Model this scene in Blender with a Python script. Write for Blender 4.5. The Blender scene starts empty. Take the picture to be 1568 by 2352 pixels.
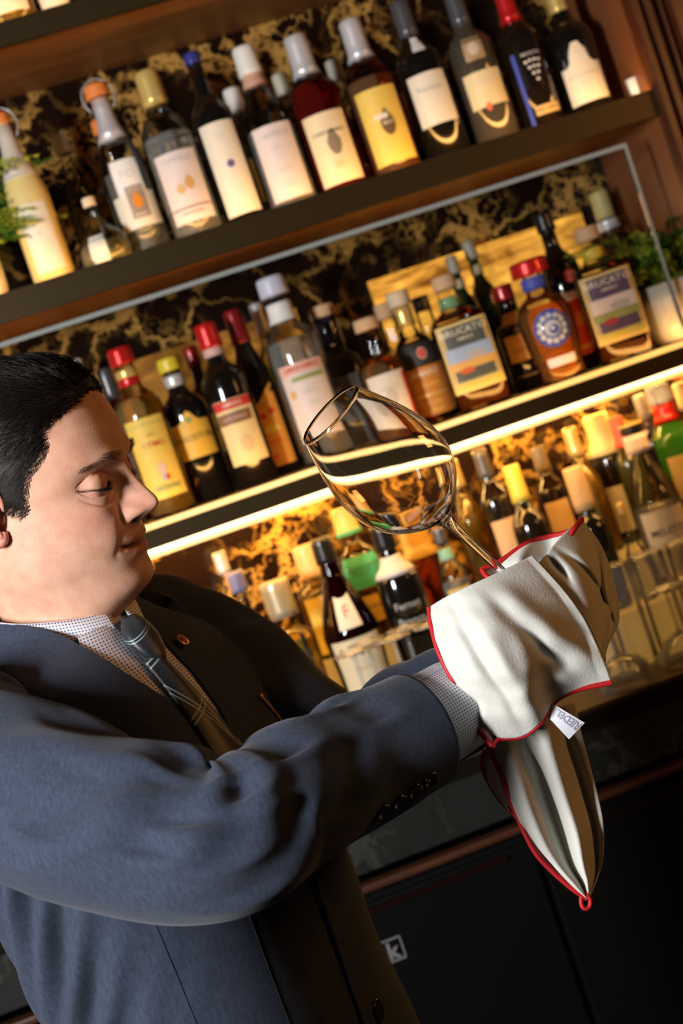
import bpy, bmesh, math, random
import numpy as np
from mathutils import Vector, Matrix
from mathutils.bvhtree import BVHTree
random.seed(7); np.random.seed(7)
S = bpy.context.scene
COL = S.collection
PI = math.pi

# ------------------------------------------------------------------ camera
W, H, F = 1568.0, 2352.0, 50 / 36 * 2352.0
CAM = np.array([0, 0, 1.62])
_y, _p, _r = np.radians([8.2, 3.0, 18.85])            # yaw right, pitch down, roll
FW = np.array([math.sin(_y) * math.cos(_p), math.cos(_y) * math.cos(_p), -math.sin(_p)])
_rt = np.array([math.cos(_y), -math.sin(_y), 0]); _up = np.cross(_rt, FW)
RT = _rt * math.cos(_r) - _up * math.sin(_r)
UP = _up * math.cos(_r) + _rt * math.sin(_r)
cd = bpy.data.cameras.new('camera'); cam = bpy.data.objects.new('camera', cd); COL.objects.link(cam)
cd.sensor_fit = 'VERTICAL'; cd.sensor_height = 36; cd.sensor_width = 24; cd.lens = 50
cd.clip_start = 0.05
cam.matrix_world = Matrix(((RT[0], UP[0], -FW[0], CAM[0]), (RT[1], UP[1], -FW[1], CAM[1]), (RT[2], UP[2], -FW[2], CAM[2]), (0, 0, 0, 1)))
cd.dof.use_dof = True; cd.dof.focus_distance = 1.34; cd.dof.aperture_fstop = 6.0
S.camera = cam

# ------------------------------------------------------------------ world, lights, exposure
w = bpy.data.worlds.new('world'); S.world = w; w.use_nodes = True
w.node_tree.nodes['Background'].inputs[0].default_value = (1.0, 0.72, 0.45, 1)
w.node_tree.nodes['Background'].inputs[1].default_value = 0.012
S.view_settings.view_transform = 'Standard'; S.view_settings.look = 'None'
S.view_settings.gamma = 1; S.view_settings.exposure = 0.0
S.view_settings.use_curve_mapping = False
try:
    S.cycles.use_denoising = True; S.cycles.denoiser = 'OPENIMAGEDENOISE'
    S.cycles.max_bounces = 14; S.cycles.transmission_bounces = 12; S.cycles.transparent_max_bounces = 24
    S.cycles.sample_clamp_indirect = 6.0; S.cycles.caustics_reflective = False
    S.cycles.use_adaptive_sampling = False
except Exception:
    pass

def area(name, loc, target, sx, sy, power, color):
    l = bpy.data.lights.new(name, 'AREA'); l.shape = 'RECTANGLE'; l.size = sx; l.size_y = sy
    l.energy = power; l.color = color
    o = bpy.data.objects.new(name, l); COL.objects.link(o)
    o.location = loc; d = Vector(target) - Vector(loc)
    o.rotation_euler = d.to_track_quat('-Z', 'Y').to_euler()
    return o
# tall cool lamp of the room, left of the camera
area('room_lamp', (-1.60, -0.02, 1.95), (0.02, 1.42, 1.50), 0.26, 0.70, 104.0, (0.98, 0.97, 0.98))
# warm pendant over the bar, right of the camera
area('bar_pendant', (2.25, 1.10, 2.20), (0.25, 1.75, 1.55), 0.45, 0.45, 10.0, (1.0, 0.42, 0.10))

LED_C = (1.0, 0.60, 0.17)
def at(px, py, D):
    """world point seen at picture point (px,py) at distance D along the view axis"""
    return CAM + (FW + RT * (px - W / 2) / F - UP * (py - H / 2) / F) * D
def atY(px, py, Y):
    d = FW + RT * (px - W / 2) / F - UP * (py - H / 2) / F
    return CAM + d * (Y / d[1])

# ------------------------------------------------------------------ materials
MATS = {}
def mat(name, color=(.5, .5, .5), rough=.5, metal=0., emit=None, es=1., coat=0., spec=.5, sss=0., trans=0., ior=1.45, sheen=0.):
    if name in MATS: return MATS[name]
    m = bpy.data.materials.new(name); m.use_nodes = True
    b = m.node_tree.nodes['Principled BSDF']
    b.inputs['Base Color'].default_value = (*color, 1)
    b.inputs['Roughness'].default_value = rough
    b.inputs['Metallic'].default_value = metal
    b.inputs['Coat Weight'].default_value = coat
    b.inputs['Coat Roughness'].default_value = .05
    b.inputs['Specular IOR Level'].default_value = spec
    b.inputs['Transmission Weight'].default_value = trans
    b.inputs['IOR'].default_value = ior
    b.inputs['Sheen Weight'].default_value = sheen
    if sss:
        b.inputs['Subsurface Weight'].default_value = sss
        b.inputs['Subsurface Radius'].default_value = (1, .35, .2)
        b.inputs['Subsurface Scale'].default_value = .006
    if emit:
        b.inputs['Emission Color'].default_value = (*emit, 1)
        b.inputs['Emission Strength'].default_value = es
    MATS[name] = m
    return m
def nodes(m):
    return m.node_tree.nodes, m.node_tree.links, m.node_tree.nodes['Principled BSDF']
def N(nt, typ, **kw):
    n = nt.new(typ)
    for k, v in kw.items():
        if k in ('operation', 'feature', 'blend_type', 'data_type', 'wave_type', 'bands_direction', 'attribute_name', 'interpolation_type'):
            setattr(n, k, v)
        else:
            n.inputs[k].default_value = v
    return n
def ramp(nt, stops):
    r = nt.new('ShaderNodeValToRGB'); e = r.color_ramp.elements
    while len(e) < len(stops): e.new(.5)
    for i, (p, c) in enumerate(stops):
        e[i].position = p; e[i].color = (*c, 1) if len(c) == 3 else c
    return r
def thin_glass(name, tint=(1, 1, 1), rough=.02, ior=1.45, haze=0.):
    if name in MATS: return MATS[name]
    m = bpy.data.materials.new(name); m.use_nodes = True; nt = m.node_tree.nodes; lk = m.node_tree.links
    nt.remove(nt['Principled BSDF']); out = nt['Material Output']
    tr = nt.new('ShaderNodeBsdfTransparent'); tr.inputs[0].default_value = (*tint, 1)
    gl = nt.new('ShaderNodeBsdfGlossy'); gl.inputs['Roughness'].default_value = rough
    fr = nt.new('ShaderNodeFresnel'); fr.inputs[0].default_value = ior
    mx = nt.new('ShaderNodeMixShader')
    lk.new(fr.outputs[0], mx.inputs[0]); lk.new(tr.outputs[0], mx.inputs[1]); lk.new(gl.outputs[0], mx.inputs[2])
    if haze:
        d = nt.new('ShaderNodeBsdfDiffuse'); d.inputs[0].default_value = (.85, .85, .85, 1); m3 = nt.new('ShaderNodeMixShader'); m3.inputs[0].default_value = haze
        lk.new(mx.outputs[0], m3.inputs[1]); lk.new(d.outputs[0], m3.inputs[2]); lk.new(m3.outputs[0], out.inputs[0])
    else:
        lk.new(mx.outputs[0], out.inputs[0])
    MATS[name] = m; return m
def solid_glass(name, color=(1, 1, 1), ior=1.45, rough=0., body=0.):
    if name in MATS: return MATS[name]
    m = bpy.data.materials.new(name); m.use_nodes = True; nt = m.node_tree.nodes; lk = m.node_tree.links
    nt.remove(nt['Principled BSDF']); out = nt['Material Output']
    g = nt.new('ShaderNodeBsdfGlass'); g.inputs[0].default_value = (*color, 1)
    g.inputs['IOR'].default_value = ior; g.inputs['Roughness'].default_value = rough
    if body:
        d = nt.new('ShaderNodeBsdfDiffuse'); d.inputs[0].default_value = (*[c * .85 for c in color], 1)
        mx = nt.new('ShaderNodeMixShader'); mx.inputs[0].default_value = body
        lk.new(g.outputs[0], mx.inputs[1]); lk.new(d.outputs[0], mx.inputs[2]); lk.new(mx.outputs[0], out.inputs[0])
    else:
        lk.new(g.outputs[0], out.inputs[0])
    MATS[name] = m; return m

def marble(name, base=(.010, .0045, .003), vein=(.48, .27, .065), scale=1.0, rough=.12):
    m = mat(name, base, rough); nt, lk, b = nodes(m)
    tc = nt.new('ShaderNodeTexCoord')
    mp = nt.new('ShaderNodeMapping'); mp.inputs['Scale'].default_value = (scale, scale, scale); mp.inputs['Rotation'].default_value = (.3, .5, .6)
    lk.new(tc.outputs['Object'], mp.inputs[0])
    ns = N(nt, 'ShaderNodeTexNoise', Scale=9., Detail=6., Roughness=.65); lk.new(mp.outputs[0], ns.inputs['Vector'])
    sub = N(nt, 'ShaderNodeVectorMath', operation='SUBTRACT'); sub.inputs[1].default_value = (.5, .5, .5); lk.new(ns.outputs['Color'], sub.inputs[0])
    sc = N(nt, 'ShaderNodeVectorMath', operation='SCALE'); sc.inputs['Scale'].default_value = .22; lk.new(sub.outputs[0], sc.inputs[0])
    ad = N(nt, 'ShaderNodeVectorMath', operation='ADD'); lk.new(mp.outputs[0], ad.inputs[0]); lk.new(sc.outputs[0], ad.inputs[1])
    v1 = N(nt, 'ShaderNodeTexVoronoi', feature='DISTANCE_TO_EDGE', Scale=7.5); lk.new(ad.outputs[0], v1.inputs['Vector'])
    v2 = N(nt, 'ShaderNodeTexVoronoi', feature='DISTANCE_TO_EDGE', Scale=19.); lk.new(ad.outputs[0], v2.inputs['Vector'])
    big = N(nt, 'ShaderNodeTexNoise', Scale=5., Detail=3.); lk.new(mp.outputs[0], big.inputs['Vector'])
    r1 = ramp(nt, [(0, (1, 1, 1)), (.03, (.7, .7, .7)), (.07, (0, 0, 0))]); lk.new(v1.outputs['Distance'], r1.inputs[0])
    r2 = ramp(nt, [(0, (.9, .9, .9)), (.085, (0, 0, 0))]); lk.new(v2.outputs['Distance'], r2.inputs[0])
    rb = ramp(nt, [(.47, (0, 0, 0)), (.62, (1, 1, 1))]); lk.new(big.outputs[0], rb.inputs[0])
    mu = N(nt, 'ShaderNodeMath', operation='MULTIPLY'); lk.new(r2.outputs[0], mu.inputs[0]); lk.new(rb.outputs[0], mu.inputs[1])
    rc = ramp(nt, [(.38, (.12, .12, .12)), (.55, (1, 1, 1))]); lk.new(big.outputs[0], rc.inputs[0])
    m2 = N(nt, 'ShaderNodeMath', operation='MULTIPLY'); lk.new(r1.outputs[0], m2.inputs[0]); lk.new(rc.outputs[0], m2.inputs[1])
    mxx = N(nt, 'ShaderNodeMath', operation='MAXIMUM'); lk.new(mu.outputs[0], mxx.inputs[0]); lk.new(m2.outputs[0], mxx.inputs[1])
    cr = ramp(nt, [(0, base), (.3, tuple(.22 * c + .1 * a for c, a in zip(vein, base))), (.8, vein)]); lk.new(mxx.outputs[0], cr.inputs[0])
    lk.new(cr.outputs[0], b.inputs['Base Color'])
    return m
def wood(name, c1, c2, rough=.35, axis='X', sc=1.):
    m = mat(name, c1, rough); nt, lk, b = nodes(m)
    tc = nt.new('ShaderNodeTexCoord'); mp = nt.new('ShaderNodeMapping')
    mp.inputs['Scale'].default_value = {'X': (2 * sc, 30 * sc, 30 * sc), 'Z': (30 * sc, 30 * sc, 2 * sc)}[axis]
    lk.new(tc.outputs['Object'], mp.inputs[0])
    ns = N(nt, 'ShaderNodeTexNoise', Scale=1.5, Detail=5., Distortion=1.2); lk.new(mp.outputs[0], ns.inputs['Vector'])
    r = ramp(nt, [(.3, c1), (.7, c2)]); lk.new(ns.outputs[0], r.inputs[0]); lk.new(r.outputs[0], b.inputs['Base Color'])
    return m

# ------------------------------------------------------------------ mesh helpers
def link(name, me, m=None, parent=None, smooth=True):
    if m is not None: me.materials.append(m)
    if smooth:
        for p in me.polygons: p.use_smooth = True
    o = bpy.data.objects.new(name, me); COL.objects.link(o)
    if parent is not None: o.parent = parent
    return o
def mesh(name, V, Fc, m=None, parent=None, smooth=True):
    me = bpy.data.meshes.new(name); me.from_pydata([tuple(map(float, v)) for v in V], [], Fc); me.update()
    return link(name, me, m, parent, smooth)
def tag(o, label=None, cat=None, group=None, kind=None):
    if label: o['label'] = label
    if cat: o['category'] = cat
    if group: o['group'] = group
    if kind: o['kind'] = kind
    return o
def empty(name, loc=(0, 0, 0)):
    o = bpy.data.objects.new(name, None); COL.objects.link(o); o.location = loc; o.empty_display_size = .05
    return o
def boxg(x0, x1, y0, y1, z0, z1):
    V = [(x, y, z) for x in (x0, x1) for y in (y0, y1) for z in (z0, z1)]
    Fc = [(0, 1, 3, 2), (4, 6, 7, 5), (0, 4, 5, 1), (2, 3, 7, 6), (0, 2, 6, 4), (1, 5, 7, 3)]
    return V, Fc
def box(name, x0, x1, y0, y1, z0, z1, m, parent=None, bev=0.):
    V, Fc = boxg(x0, x1, y0, y1, z0, z1)
    o = mesh(name, V, Fc, m, parent, False)
    if bev:
        md = o.modifiers.new('bevel', 'BEVEL'); md.width = bev; md.segments = 2
    return o
def lathe_g(prof, n=28, p=2., cap=True, rot=0.):
    """profile [(r,z)] turned around z; p>2 gives a squarer section"""
    V = []; Fc = []
    for r, z in prof:
        for i in range(n):
            a = 2 * PI * i / n + rot; c, s = math.cos(a - rot), math.sin(a - rot)
            k = (abs(c) ** p + abs(s) ** p) ** (-1 / p)
            V.append((r * k * math.cos(a), r * k * math.sin(a), z))
    for j in range(len(prof) - 1):
        for i in range(n):
            a = j * n + i; b = j * n + (i + 1) % n
            Fc.append((a, b, b + n, a + n))
    if cap:
        Fc.append(tuple(range(n - 1, -1, -1))); Fc.append(tuple((len(prof) - 1) * n + i for i in range(n)))
    return V, Fc
def lathe(name, prof, m, parent=None, n=28, p=2., loc=None, cap=True, rot=0.):
    V, Fc = lathe_g(prof, n, p, cap, rot); o = mesh(name, V, Fc, m, parent)
    if loc is not None: o.location = loc
    return o
def spline(P, n):
    P = np.asarray(P, float); k = len(P)
    if k == 2: return P[0] + (P[1] - P[0]) * np.linspace(0, 1, n)[:, None]
    t = np.linspace(0, k - 1, n); i = np.clip(t.astype(int), 0, k - 2); f = (t - i)[:, None]
    Q = np.vstack([2 * P[0] - P[1], P, 2 * P[-1] - P[-2]])
    a, b, c, d = Q[i], Q[i + 1], Q[i + 2], Q[i + 3]
    return .5 * ((2 * b) + (c - a) * f + (2 * a - 5 * b + 4 * c - d) * f ** 2 + (3 * b - a - 3 * c + d) * f ** 3)
def frames(P, up0=(0, 0, 1)):
    T = np.gradient(P, axis=0); T /= np.linalg.norm(T, axis=1)[:, None]
    A = np.zeros_like(P); u = np.array(up0, float)
    for i, t in enumerate(T):
        u = u - t * (u @ t); u /= np.linalg.norm(u); A[i] = u
    return T, A, np.cross(T, A)
def tube_g(P, R, n=10, cap=True, up0=(0, 0, 1), sq=(1., 1.)):
    P = np.asarray(P, float); R = np.broadcast_to(np.asarray(R, float), (len(P),))
    T, A, B = frames(P, up0); V = []; Fc = []
    for i in range(len(P)):
        for k in range(n):
            a = 2 * PI * k / n
            V.append(P[i] + R[i] * (A[i] * math.cos(a) * sq[0] + B[i] * math.sin(a) * sq[1]))
    for i in range(len(P) - 1):
        for k in range(n):
            a = i * n + k; b = i * n + (k + 1) % n; Fc.append((a, a + n, b + n, b))
    if cap:
        Fc.append(tuple(range(n))); Fc.append(tuple((len(P) - 1) * n + k for k in range(n - 1, -1, -1)))
    return V, Fc
def tube(name, P, R, m, parent=None, n=10, **k):
    V, Fc = tube_g(P, R, n, **k); return mesh(name, V, Fc, m, parent)
def join_g(parts):
    V = []; Fc = []
    for v, f in parts:
        o = len(V); V += [tuple(x) for x in v]; Fc += [tuple(i + o for i in q) for q in f]
    return V, Fc
def ellipsoid_g(c, r, n=16, m=10, M=None):
    V = []; Fc = []
    for j in range(m + 1):
        th = PI * j / m
        for i in range(n):
            a = 2 * PI * i / n
            q = np.array([r[0] * math.sin(th) * math.cos(a), r[1] * math.sin(th) * math.sin(a), r[2] * math.cos(th)])
            if M is not None: q = M @ q
            V.append(q + np.asarray(c))
    for j in range(m):
        for i in range(n):
            a = j * n + i; b = j * n + (i + 1) % n; Fc.append((a, a + n, b + n, b))
    return V, Fc
def grid_faces(nu, nv, flip=False):
    Fc = []
    for j in range(nv - 1):
        for i in range(nu - 1):
            a = j * nu + i; q = (a, a + 1, a + nu + 1, a + nu)
            Fc.append(q[::-1] if flip else q)
    return Fc
def text_mesh(txt, size=1.0, bold=0.0):
    c = bpy.data.curves.new('t', 'FONT'); c.body = txt; c.size = size; c.align_x = 'CENTER'; c.align_y = 'CENTER'
    c.resolution_u = 2; c.offset = bold
    o = bpy.data.objects.new('t', c); COL.objects.link(o)
    dg = bpy.context.evaluated_depsgraph_get(); dg.update()
    me = bpy.data.meshes.new_from_object(o.evaluated_get(dg)); bpy.data.objects.remove(o); bpy.data.curves.remove(c)
    return me

# ------------------------------------------------------------------ the setting
M_marble = marble('dark_gold_veined_marble')
M_wood = wood('dark_red_wood', (.045, .012, .005), (.12, .035, .012), .3, 'Z')
M_shelfwood = wood('shelf_wood', (.20, .075, .02), (.34, .14, .04), .4, 'X')
M_bronze = mat('dark_bronze', (.050, .030, .009), .42, .5)
M_black = mat('black_lacquer', (.003, .003, .003), .6, spec=.15)
M_led_cream = mat('led_diffuser_bright', (.9, .8, .6), .5, emit=(1.0, .66, .30), es=4.2)
M_led_gold = mat('led_diffuser_gold', (.9, .7, .4), .5, emit=(1.0, .52, .10), es=1.25)
M_strip_added = mat('added_strip_warm', (.9, .7, .4), .5, emit=(1.0, .55, .14), es=60.)
M_led_up = mat('led_uplight_warm', (.9, .7, .4), .5, emit=(1.0, .52, .13), es=27.)

def struct(o): o['kind'] = 'structure'; return o
fl = struct(box('floor', -2.6, 2.2, -2.2, 3.05, -.05, 0, mat('dark_floor', (.02, .016, .013), .4)))
wb = struct(box('wall_back', -1.6, 1.9, 2.98, 3.05, 0, 2.95, M_marble))
# right-hand pilaster with mouldings
pil = struct(box('trim_1', 1.235, 1.62, 2.63, 2.98, 0, 2.95, M_wood))
for k, (x0, x1, y) in enumerate([(1.218, 1.236, 2.600), (1.246, 1.262, 2.606), (1.280, 1.288, 2.617), (1.300, 1.345, 2.609), (1.375, 1.40, 2.600), (1.43, 1.5, 2.612)]):
    box('moulding', x0, x1, y, 2.64, 0, 2.95, M_wood, pil, .003)
struct(box('trim_2', 1.219, 1.235, 2.64, 2.98, 1.0, 2.95, mat('niche_side_wood', (.20, .07, .025), .35)))

XL, XR = -.95, 1.217
def shelf(zb, zt, label, glow):
    s = empty('bar_shelf', (.15, 2.8, zb)); tag(s, label, 'shelf', 'lit back-bar shelves')
    def bx(n, x0, x1, y0, y1, z0, z1, m, **k):
        return box(n, x0 - .15, x1 - .15, y0 - 2.8, y1 - 2.8, z0 - zb, z1 - zb, m, s, **k)
    bx('board', XL, XR, 2.634, 2.979, zb + .012, zt - .006, M_shelfwood)
    if glow:
        bx('fascia', XL, XR, 2.620, 2.634, zb + .0165, zt - .0115, M_bronze)
        d = bx('led_diffuser', XL, XR, 2.622, 2.634, zb + .0085, zb + .0165, M_led_cream); d['label'] = 'bright cream LED line under the fascia'
        d = bx('led_diffuser', XL, XR, 2.624, 2.640, zb, zb + .0085, M_led_gold); d['label'] = 'golden lower lip of the LED line'
        d = bx('led_diffuser', XL, XR, 2.624, 2.640, zt - .0115, zt - .001, M_led_gold); d['label'] = 'golden glass strip along the top edge'
        bx('added_strip', XL, XR, 2.905, 2.925, zb + .006, zb + .0115, M_strip_added); bx('added_strip', XL, XR, 2.655, 2.667, zb + .006, zb + .0115, M_strip_added)  # unseen strips, added to brighten the wall and the riser bottles
    else:
        bx('fascia', XL, XR, 2.620, 2.634, zb, zt + .002, M_bronze)
    bx('uplight', XL, XR, 2.642, 2.652, zt - .0055, zt - .0025, M_led_up)
    return s
ZT, ZA, ZB = 2.514, 2.052, 1.577
shelf(2.473, ZT, 'dark bronze-fronted shelf above the upper bottle row', False)
shelf(2.003, ZA, 'dark bronze-fronted shelf carrying the upper bottle row', False)
shelf(1.514, ZB, 'shelf with glowing gold edges carrying the middle bottle row', True)

# glass guard pane in front of the middle bottles, polished grey edges
gp = box('glass_pane', -.9, 1.132, 2.6365, 2.6405, ZB + .0005, 1.965, thin_glass('pane_glass', (.985, .99, .985), .0, 1.3), None)
tag(gp, 'clear glass guard pane with grey polished edges before middle bottles', 'glass pane')
M_edge = mat('polished_glass_edge', (.30, .33, .31), .25, spec=.6)
box('top_edge', -.9, 1.132, 2.635, 2.642, 1.9652, 1.9735, M_edge, gp)
box('side_edge', 1.1322, 1.138, 2.635, 2.642, ZB + .001, 1.9735, M_edge, gp)

# amber wall panels behind the middle row, glow put into their colour
def onyx(name, c1, c2, st):  # emission paints the glow, no lamp stands behind
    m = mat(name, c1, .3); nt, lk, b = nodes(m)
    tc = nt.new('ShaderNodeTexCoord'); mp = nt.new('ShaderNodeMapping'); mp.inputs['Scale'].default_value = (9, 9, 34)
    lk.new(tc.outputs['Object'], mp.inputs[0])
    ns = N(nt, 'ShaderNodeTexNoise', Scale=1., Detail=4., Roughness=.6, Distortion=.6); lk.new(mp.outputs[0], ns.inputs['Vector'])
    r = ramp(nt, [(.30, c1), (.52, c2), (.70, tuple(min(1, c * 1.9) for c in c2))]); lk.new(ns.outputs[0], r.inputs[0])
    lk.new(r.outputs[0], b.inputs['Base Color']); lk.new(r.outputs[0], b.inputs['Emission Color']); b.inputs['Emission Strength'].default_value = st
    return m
op = box('glow_panel', .64, 1.135, 2.966, 2.979, ZB + .001, 1.905, onyx('amber_painted_glow', (.14, .045, .004), (.60, .27, .035), 1.05))
tag(op, 'amber panel with painted glow on the wall behind tall bottles', 'wall panel', 'amber panels with painted glow')
op = box('glow_panel', -.55, .475, 2.966, 2.979, ZB + .001, 1.90, onyx('amber_painted_glow_dim', (.10, .035, .004), (.26, .11, .015), .45))
tag(op, 'brown-gold panel with dim painted glow on the wall behind red-capped bottles', 'wall panel', 'amber panels with painted glow')

# back counter, bottle steps, front
ct = struct(box('counter_top', XL, 1.217, 2.462, 2.979, .972, 1.0, mat('black_stone', (.008, .006, .004), .3, spec=.3)))
tag(ct, 'dark stone back counter under the lowest bottles', 'counter')
M_mat = mat('rubber_mat', (.05, .03, .012), .6)
V, Fc = [], []
parts = []
for i in range(150):
    x = -.1 + i * .0087
    parts.append(boxg(x, x + .0062, 2.468, 2.474, 1.0005, 1.007))
parts.append(boxg(-.1, 1.21, 2.474, 2.60, 1.0005, 1.0065))
V, Fc = join_g(parts); mt = mesh('bar_mat', V, Fc, M_mat, None, False); tag(mt, 'brown rubber bar mat with ribbed edge under upturned glasses', 'bar mat')
st = empty('bottle_steps', (.15, 2.75, 1.0)); tag(st, 'stepped riser with added glow carrying the lowest rows of bottles', 'riser')
def sbx(n, y0, y1, z0, z1, m): return box(n, XL - .15, XR - .15, y0 - 2.75, y1 - 2.75, z0 - 1.0, z1 - 1.0, m, st, .002)
M_step = mat('added_glow_step', (.30, .16, .04), .25, emit=(1.0, .52, .10), es=.34)  # glow added to the steps to brighten glasses and bottles
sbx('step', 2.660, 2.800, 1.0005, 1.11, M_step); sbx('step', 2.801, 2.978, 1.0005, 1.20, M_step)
apr = struct(box('apron_front', XL, 1.217, 2.472, 2.50, .873, .9715, marble('apron_marble', (.014, .016, .014), (.035, .037, .03), .8, .4)))
tag(apr, 'grey-green stone apron below the back counter', 'apron')
rl = box('foot_rail', XL, 1.217, 2.468, 2.50, .838, .852, wood('rail_wood', (.045, .014, .006), (.075, .026, .01), .45, 'X'), None, .004); tag(rl, 'thin brown wooden rail above black fridge fronts', 'rail')
fr = empty('bar_fridge', (.15, 2.7, 0)); tag(fr, 'black bar fridge cabinet with small framed badge', 'fridge')
def fbx(n, x0, x1, y0, y1, z0, z1, m, **k): return box(n, x0 - .15, x1 - .15, y0 - 2.7, y1 - 2.7, z0, z1, m, fr, **k)
fbx('body', XL, 1.217, 2.50, 2.97, .02, .836, M_black)
for x0, x1 in ((-.94, -.245), (-.235, .49), (.50, 1.21)):
    d = fbx('door', x0, x1, 2.486, 2.4995, .06, .815, mat('black_door', (.0025, .0025, .0025), .6, spec=.12), bev=.004)
    box('handle', x0 + .05 - .15, x1 - .05 - .15, 2.478 - 2.7, 2.4865 - 2.7, .80, .806, mat('dark_handle', (.03, .008, .006), .3, .6), d)
# framed k badge
bd = empty('badge', (.19 - .15, 2.4835 - 2.7, .722)); bd.parent = fr
bd['label'] = 'small silver framed letter k badge'
M_sil = mat('dull_silver', (.42, .42, .42), .4, .6)
kw = .021
for q in ((-kw, kw, kw - .0026, kw), (-kw, kw, -kw, -kw + .0026), (-kw, -kw + .0026, -kw, kw), (kw - .0026, kw, -kw, kw)):
    box('frame_bar', q[0], q[1], -.002, .002, q[2], q[3], M_sil, bd, .0006)
me = text_mesh('k', .042, .0012); me.transform(Matrix.Rotation(PI / 2, 4, 'X')); me.transform(Matrix.Translation((0, -.0018, -.002)))
link('letter', me, M_sil, bd, False)

# ------------------------------------------------------------------ bottles
G_clear = thin_glass('bottle_glass', (.97, .97, .95))
G_green = thin_glass('green_glass', (.25, .55, .12))
G_frost = mat('frosted_cream_glass', (.80, .60, .22), .4, sss=.0, coat=.3)
def liquid(c):
    n = 'liquid_%02x%02x%02x' % tuple(int(255 * v) for v in c)
    return solid_glass(n, c, 1.34, 0., .16)
def dark(c, rough=.12):
    n = 'dark_glass_%02x%02x%02x' % tuple(int(255 * v) for v in c)
    return mat(n, c, rough, coat=.6, spec=.6)
def paint(c, rough=.55):
    n = 'print_%02x%02x%02x' % tuple(int(255 * min(1, v)) for v in c)
    return mat(n, c, rough)
def foil(c, rough=.3):
    n = 'foil_%02x%02x%02x' % tuple(int(255 * min(1, v)) for v in c)
    return mat(n, c, rough, .35, coat=.3)
STY = {
 'wine': [(0, .86), (.008, 1), (.60, 1), (.655, .95), (.70, .76), (.735, .52), (.77, .41), (.82, .38), (.97, .36)],
 'spirit': [(0, .9), (.01, 1), (.60, 1), (.66, .95), (.71, .75), (.745, .50), (.785, .40), (.97, .37)],
 'slope': [(0, .9), (.01, 1), (.50, 1), (.58, .92), (.66, .70), (.74, .48), (.81, .37), (.97, .33)],
 'round': [(0, .82), (.02, .95), (.1, 1), (.45, 1), (.56, .93), (.63, .72), (.67, .46), (.72, .34), (.97, .32)],
 'bulb': [(0, .55), (.03, .78), (.12, .95), (.24, 1), (.38, .92), (.50, .68), (.60, .40), (.70, .22), (.80, .18), (.97, .18)],
 'flask': [(0, .92), (.015, 1), (.64, 1), (.69, .92), (.72, .66), (.745, .44), (.78, .36), (.97, .35)],
 'monk': [(0, .86), (.02, .92), (.20, .92), (.36, .99), (.43, 1), (.455, .97), (.56, .80), (.68, .55), (.77, .37), (.84, .33), (.97, .30)],
 'decanter': [(0, .80), (.02, .86), (.10, .84), (.30, .95), (.45, 1), (.56, .98), (.66, .78), (.715, .42), (.76, .34), (.97, .32)],
 'tub': [(0, .9), (.02, 1), (.56, 1), (.62, .9), (.65, .62), (.67, .52), (.97, .52)],
}
def prof_r(pr, z):
    return float(np.interp(z, [q[0] for q in pr], [q[1] for q in pr]))
def wrap(me, fr_, R, off, zc, ac, p):
    """bend a flat mesh (x right, y up) round the bottle, facing -Y"""
    for v in me.vertices:
        z = zc + v.co.y
        r0 = fr_(z)
        a = -PI / 2 + ac + v.co.x / R
        c, s = math.cos(a), math.sin(a); k = (abs(c) ** p + abs(s) ** p) ** (-1 / p)
        rr = r0 * k + off
        v.co = (rr * c, rr * s, z)
def patch(fr_, R, z0, z1, hw, off, m, parent, name, p=2., ac=0., top=None, nu=13, nv=5):
    V = []
    for j in range(nv):
        for i in range(nu):
            x = -hw + 2 * hw * i / (nu - 1)
            zt = z1 if top is None else z0 + (z1 - z0) * top(x / hw)
            z = z0 + (zt - z0) * j / (nv - 1)
            a = -PI / 2 + ac + x / R; c, s = math.cos(a), math.sin(a); k = (abs(c) ** p + abs(s) ** p) ** (-1 / p)
            rr = fr_(z) * k + off; V.append((rr * c, rr * s, z))
    return mesh(name, V, grid_faces(nu, nv), m, parent)
def disc_flat(rx, ry, n=20):
    V = [(0, 0, 0)] + [(rx * math.cos(2 * PI * i / n), ry * math.sin(2 * PI * i / n), 0) for i in range(n)]
    me = bpy.data.meshes.new('disc'); me.from_pydata(V, [], [(0, 1 + i, 1 + (i + 1) % n) for i in range(n)]); return me

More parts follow.
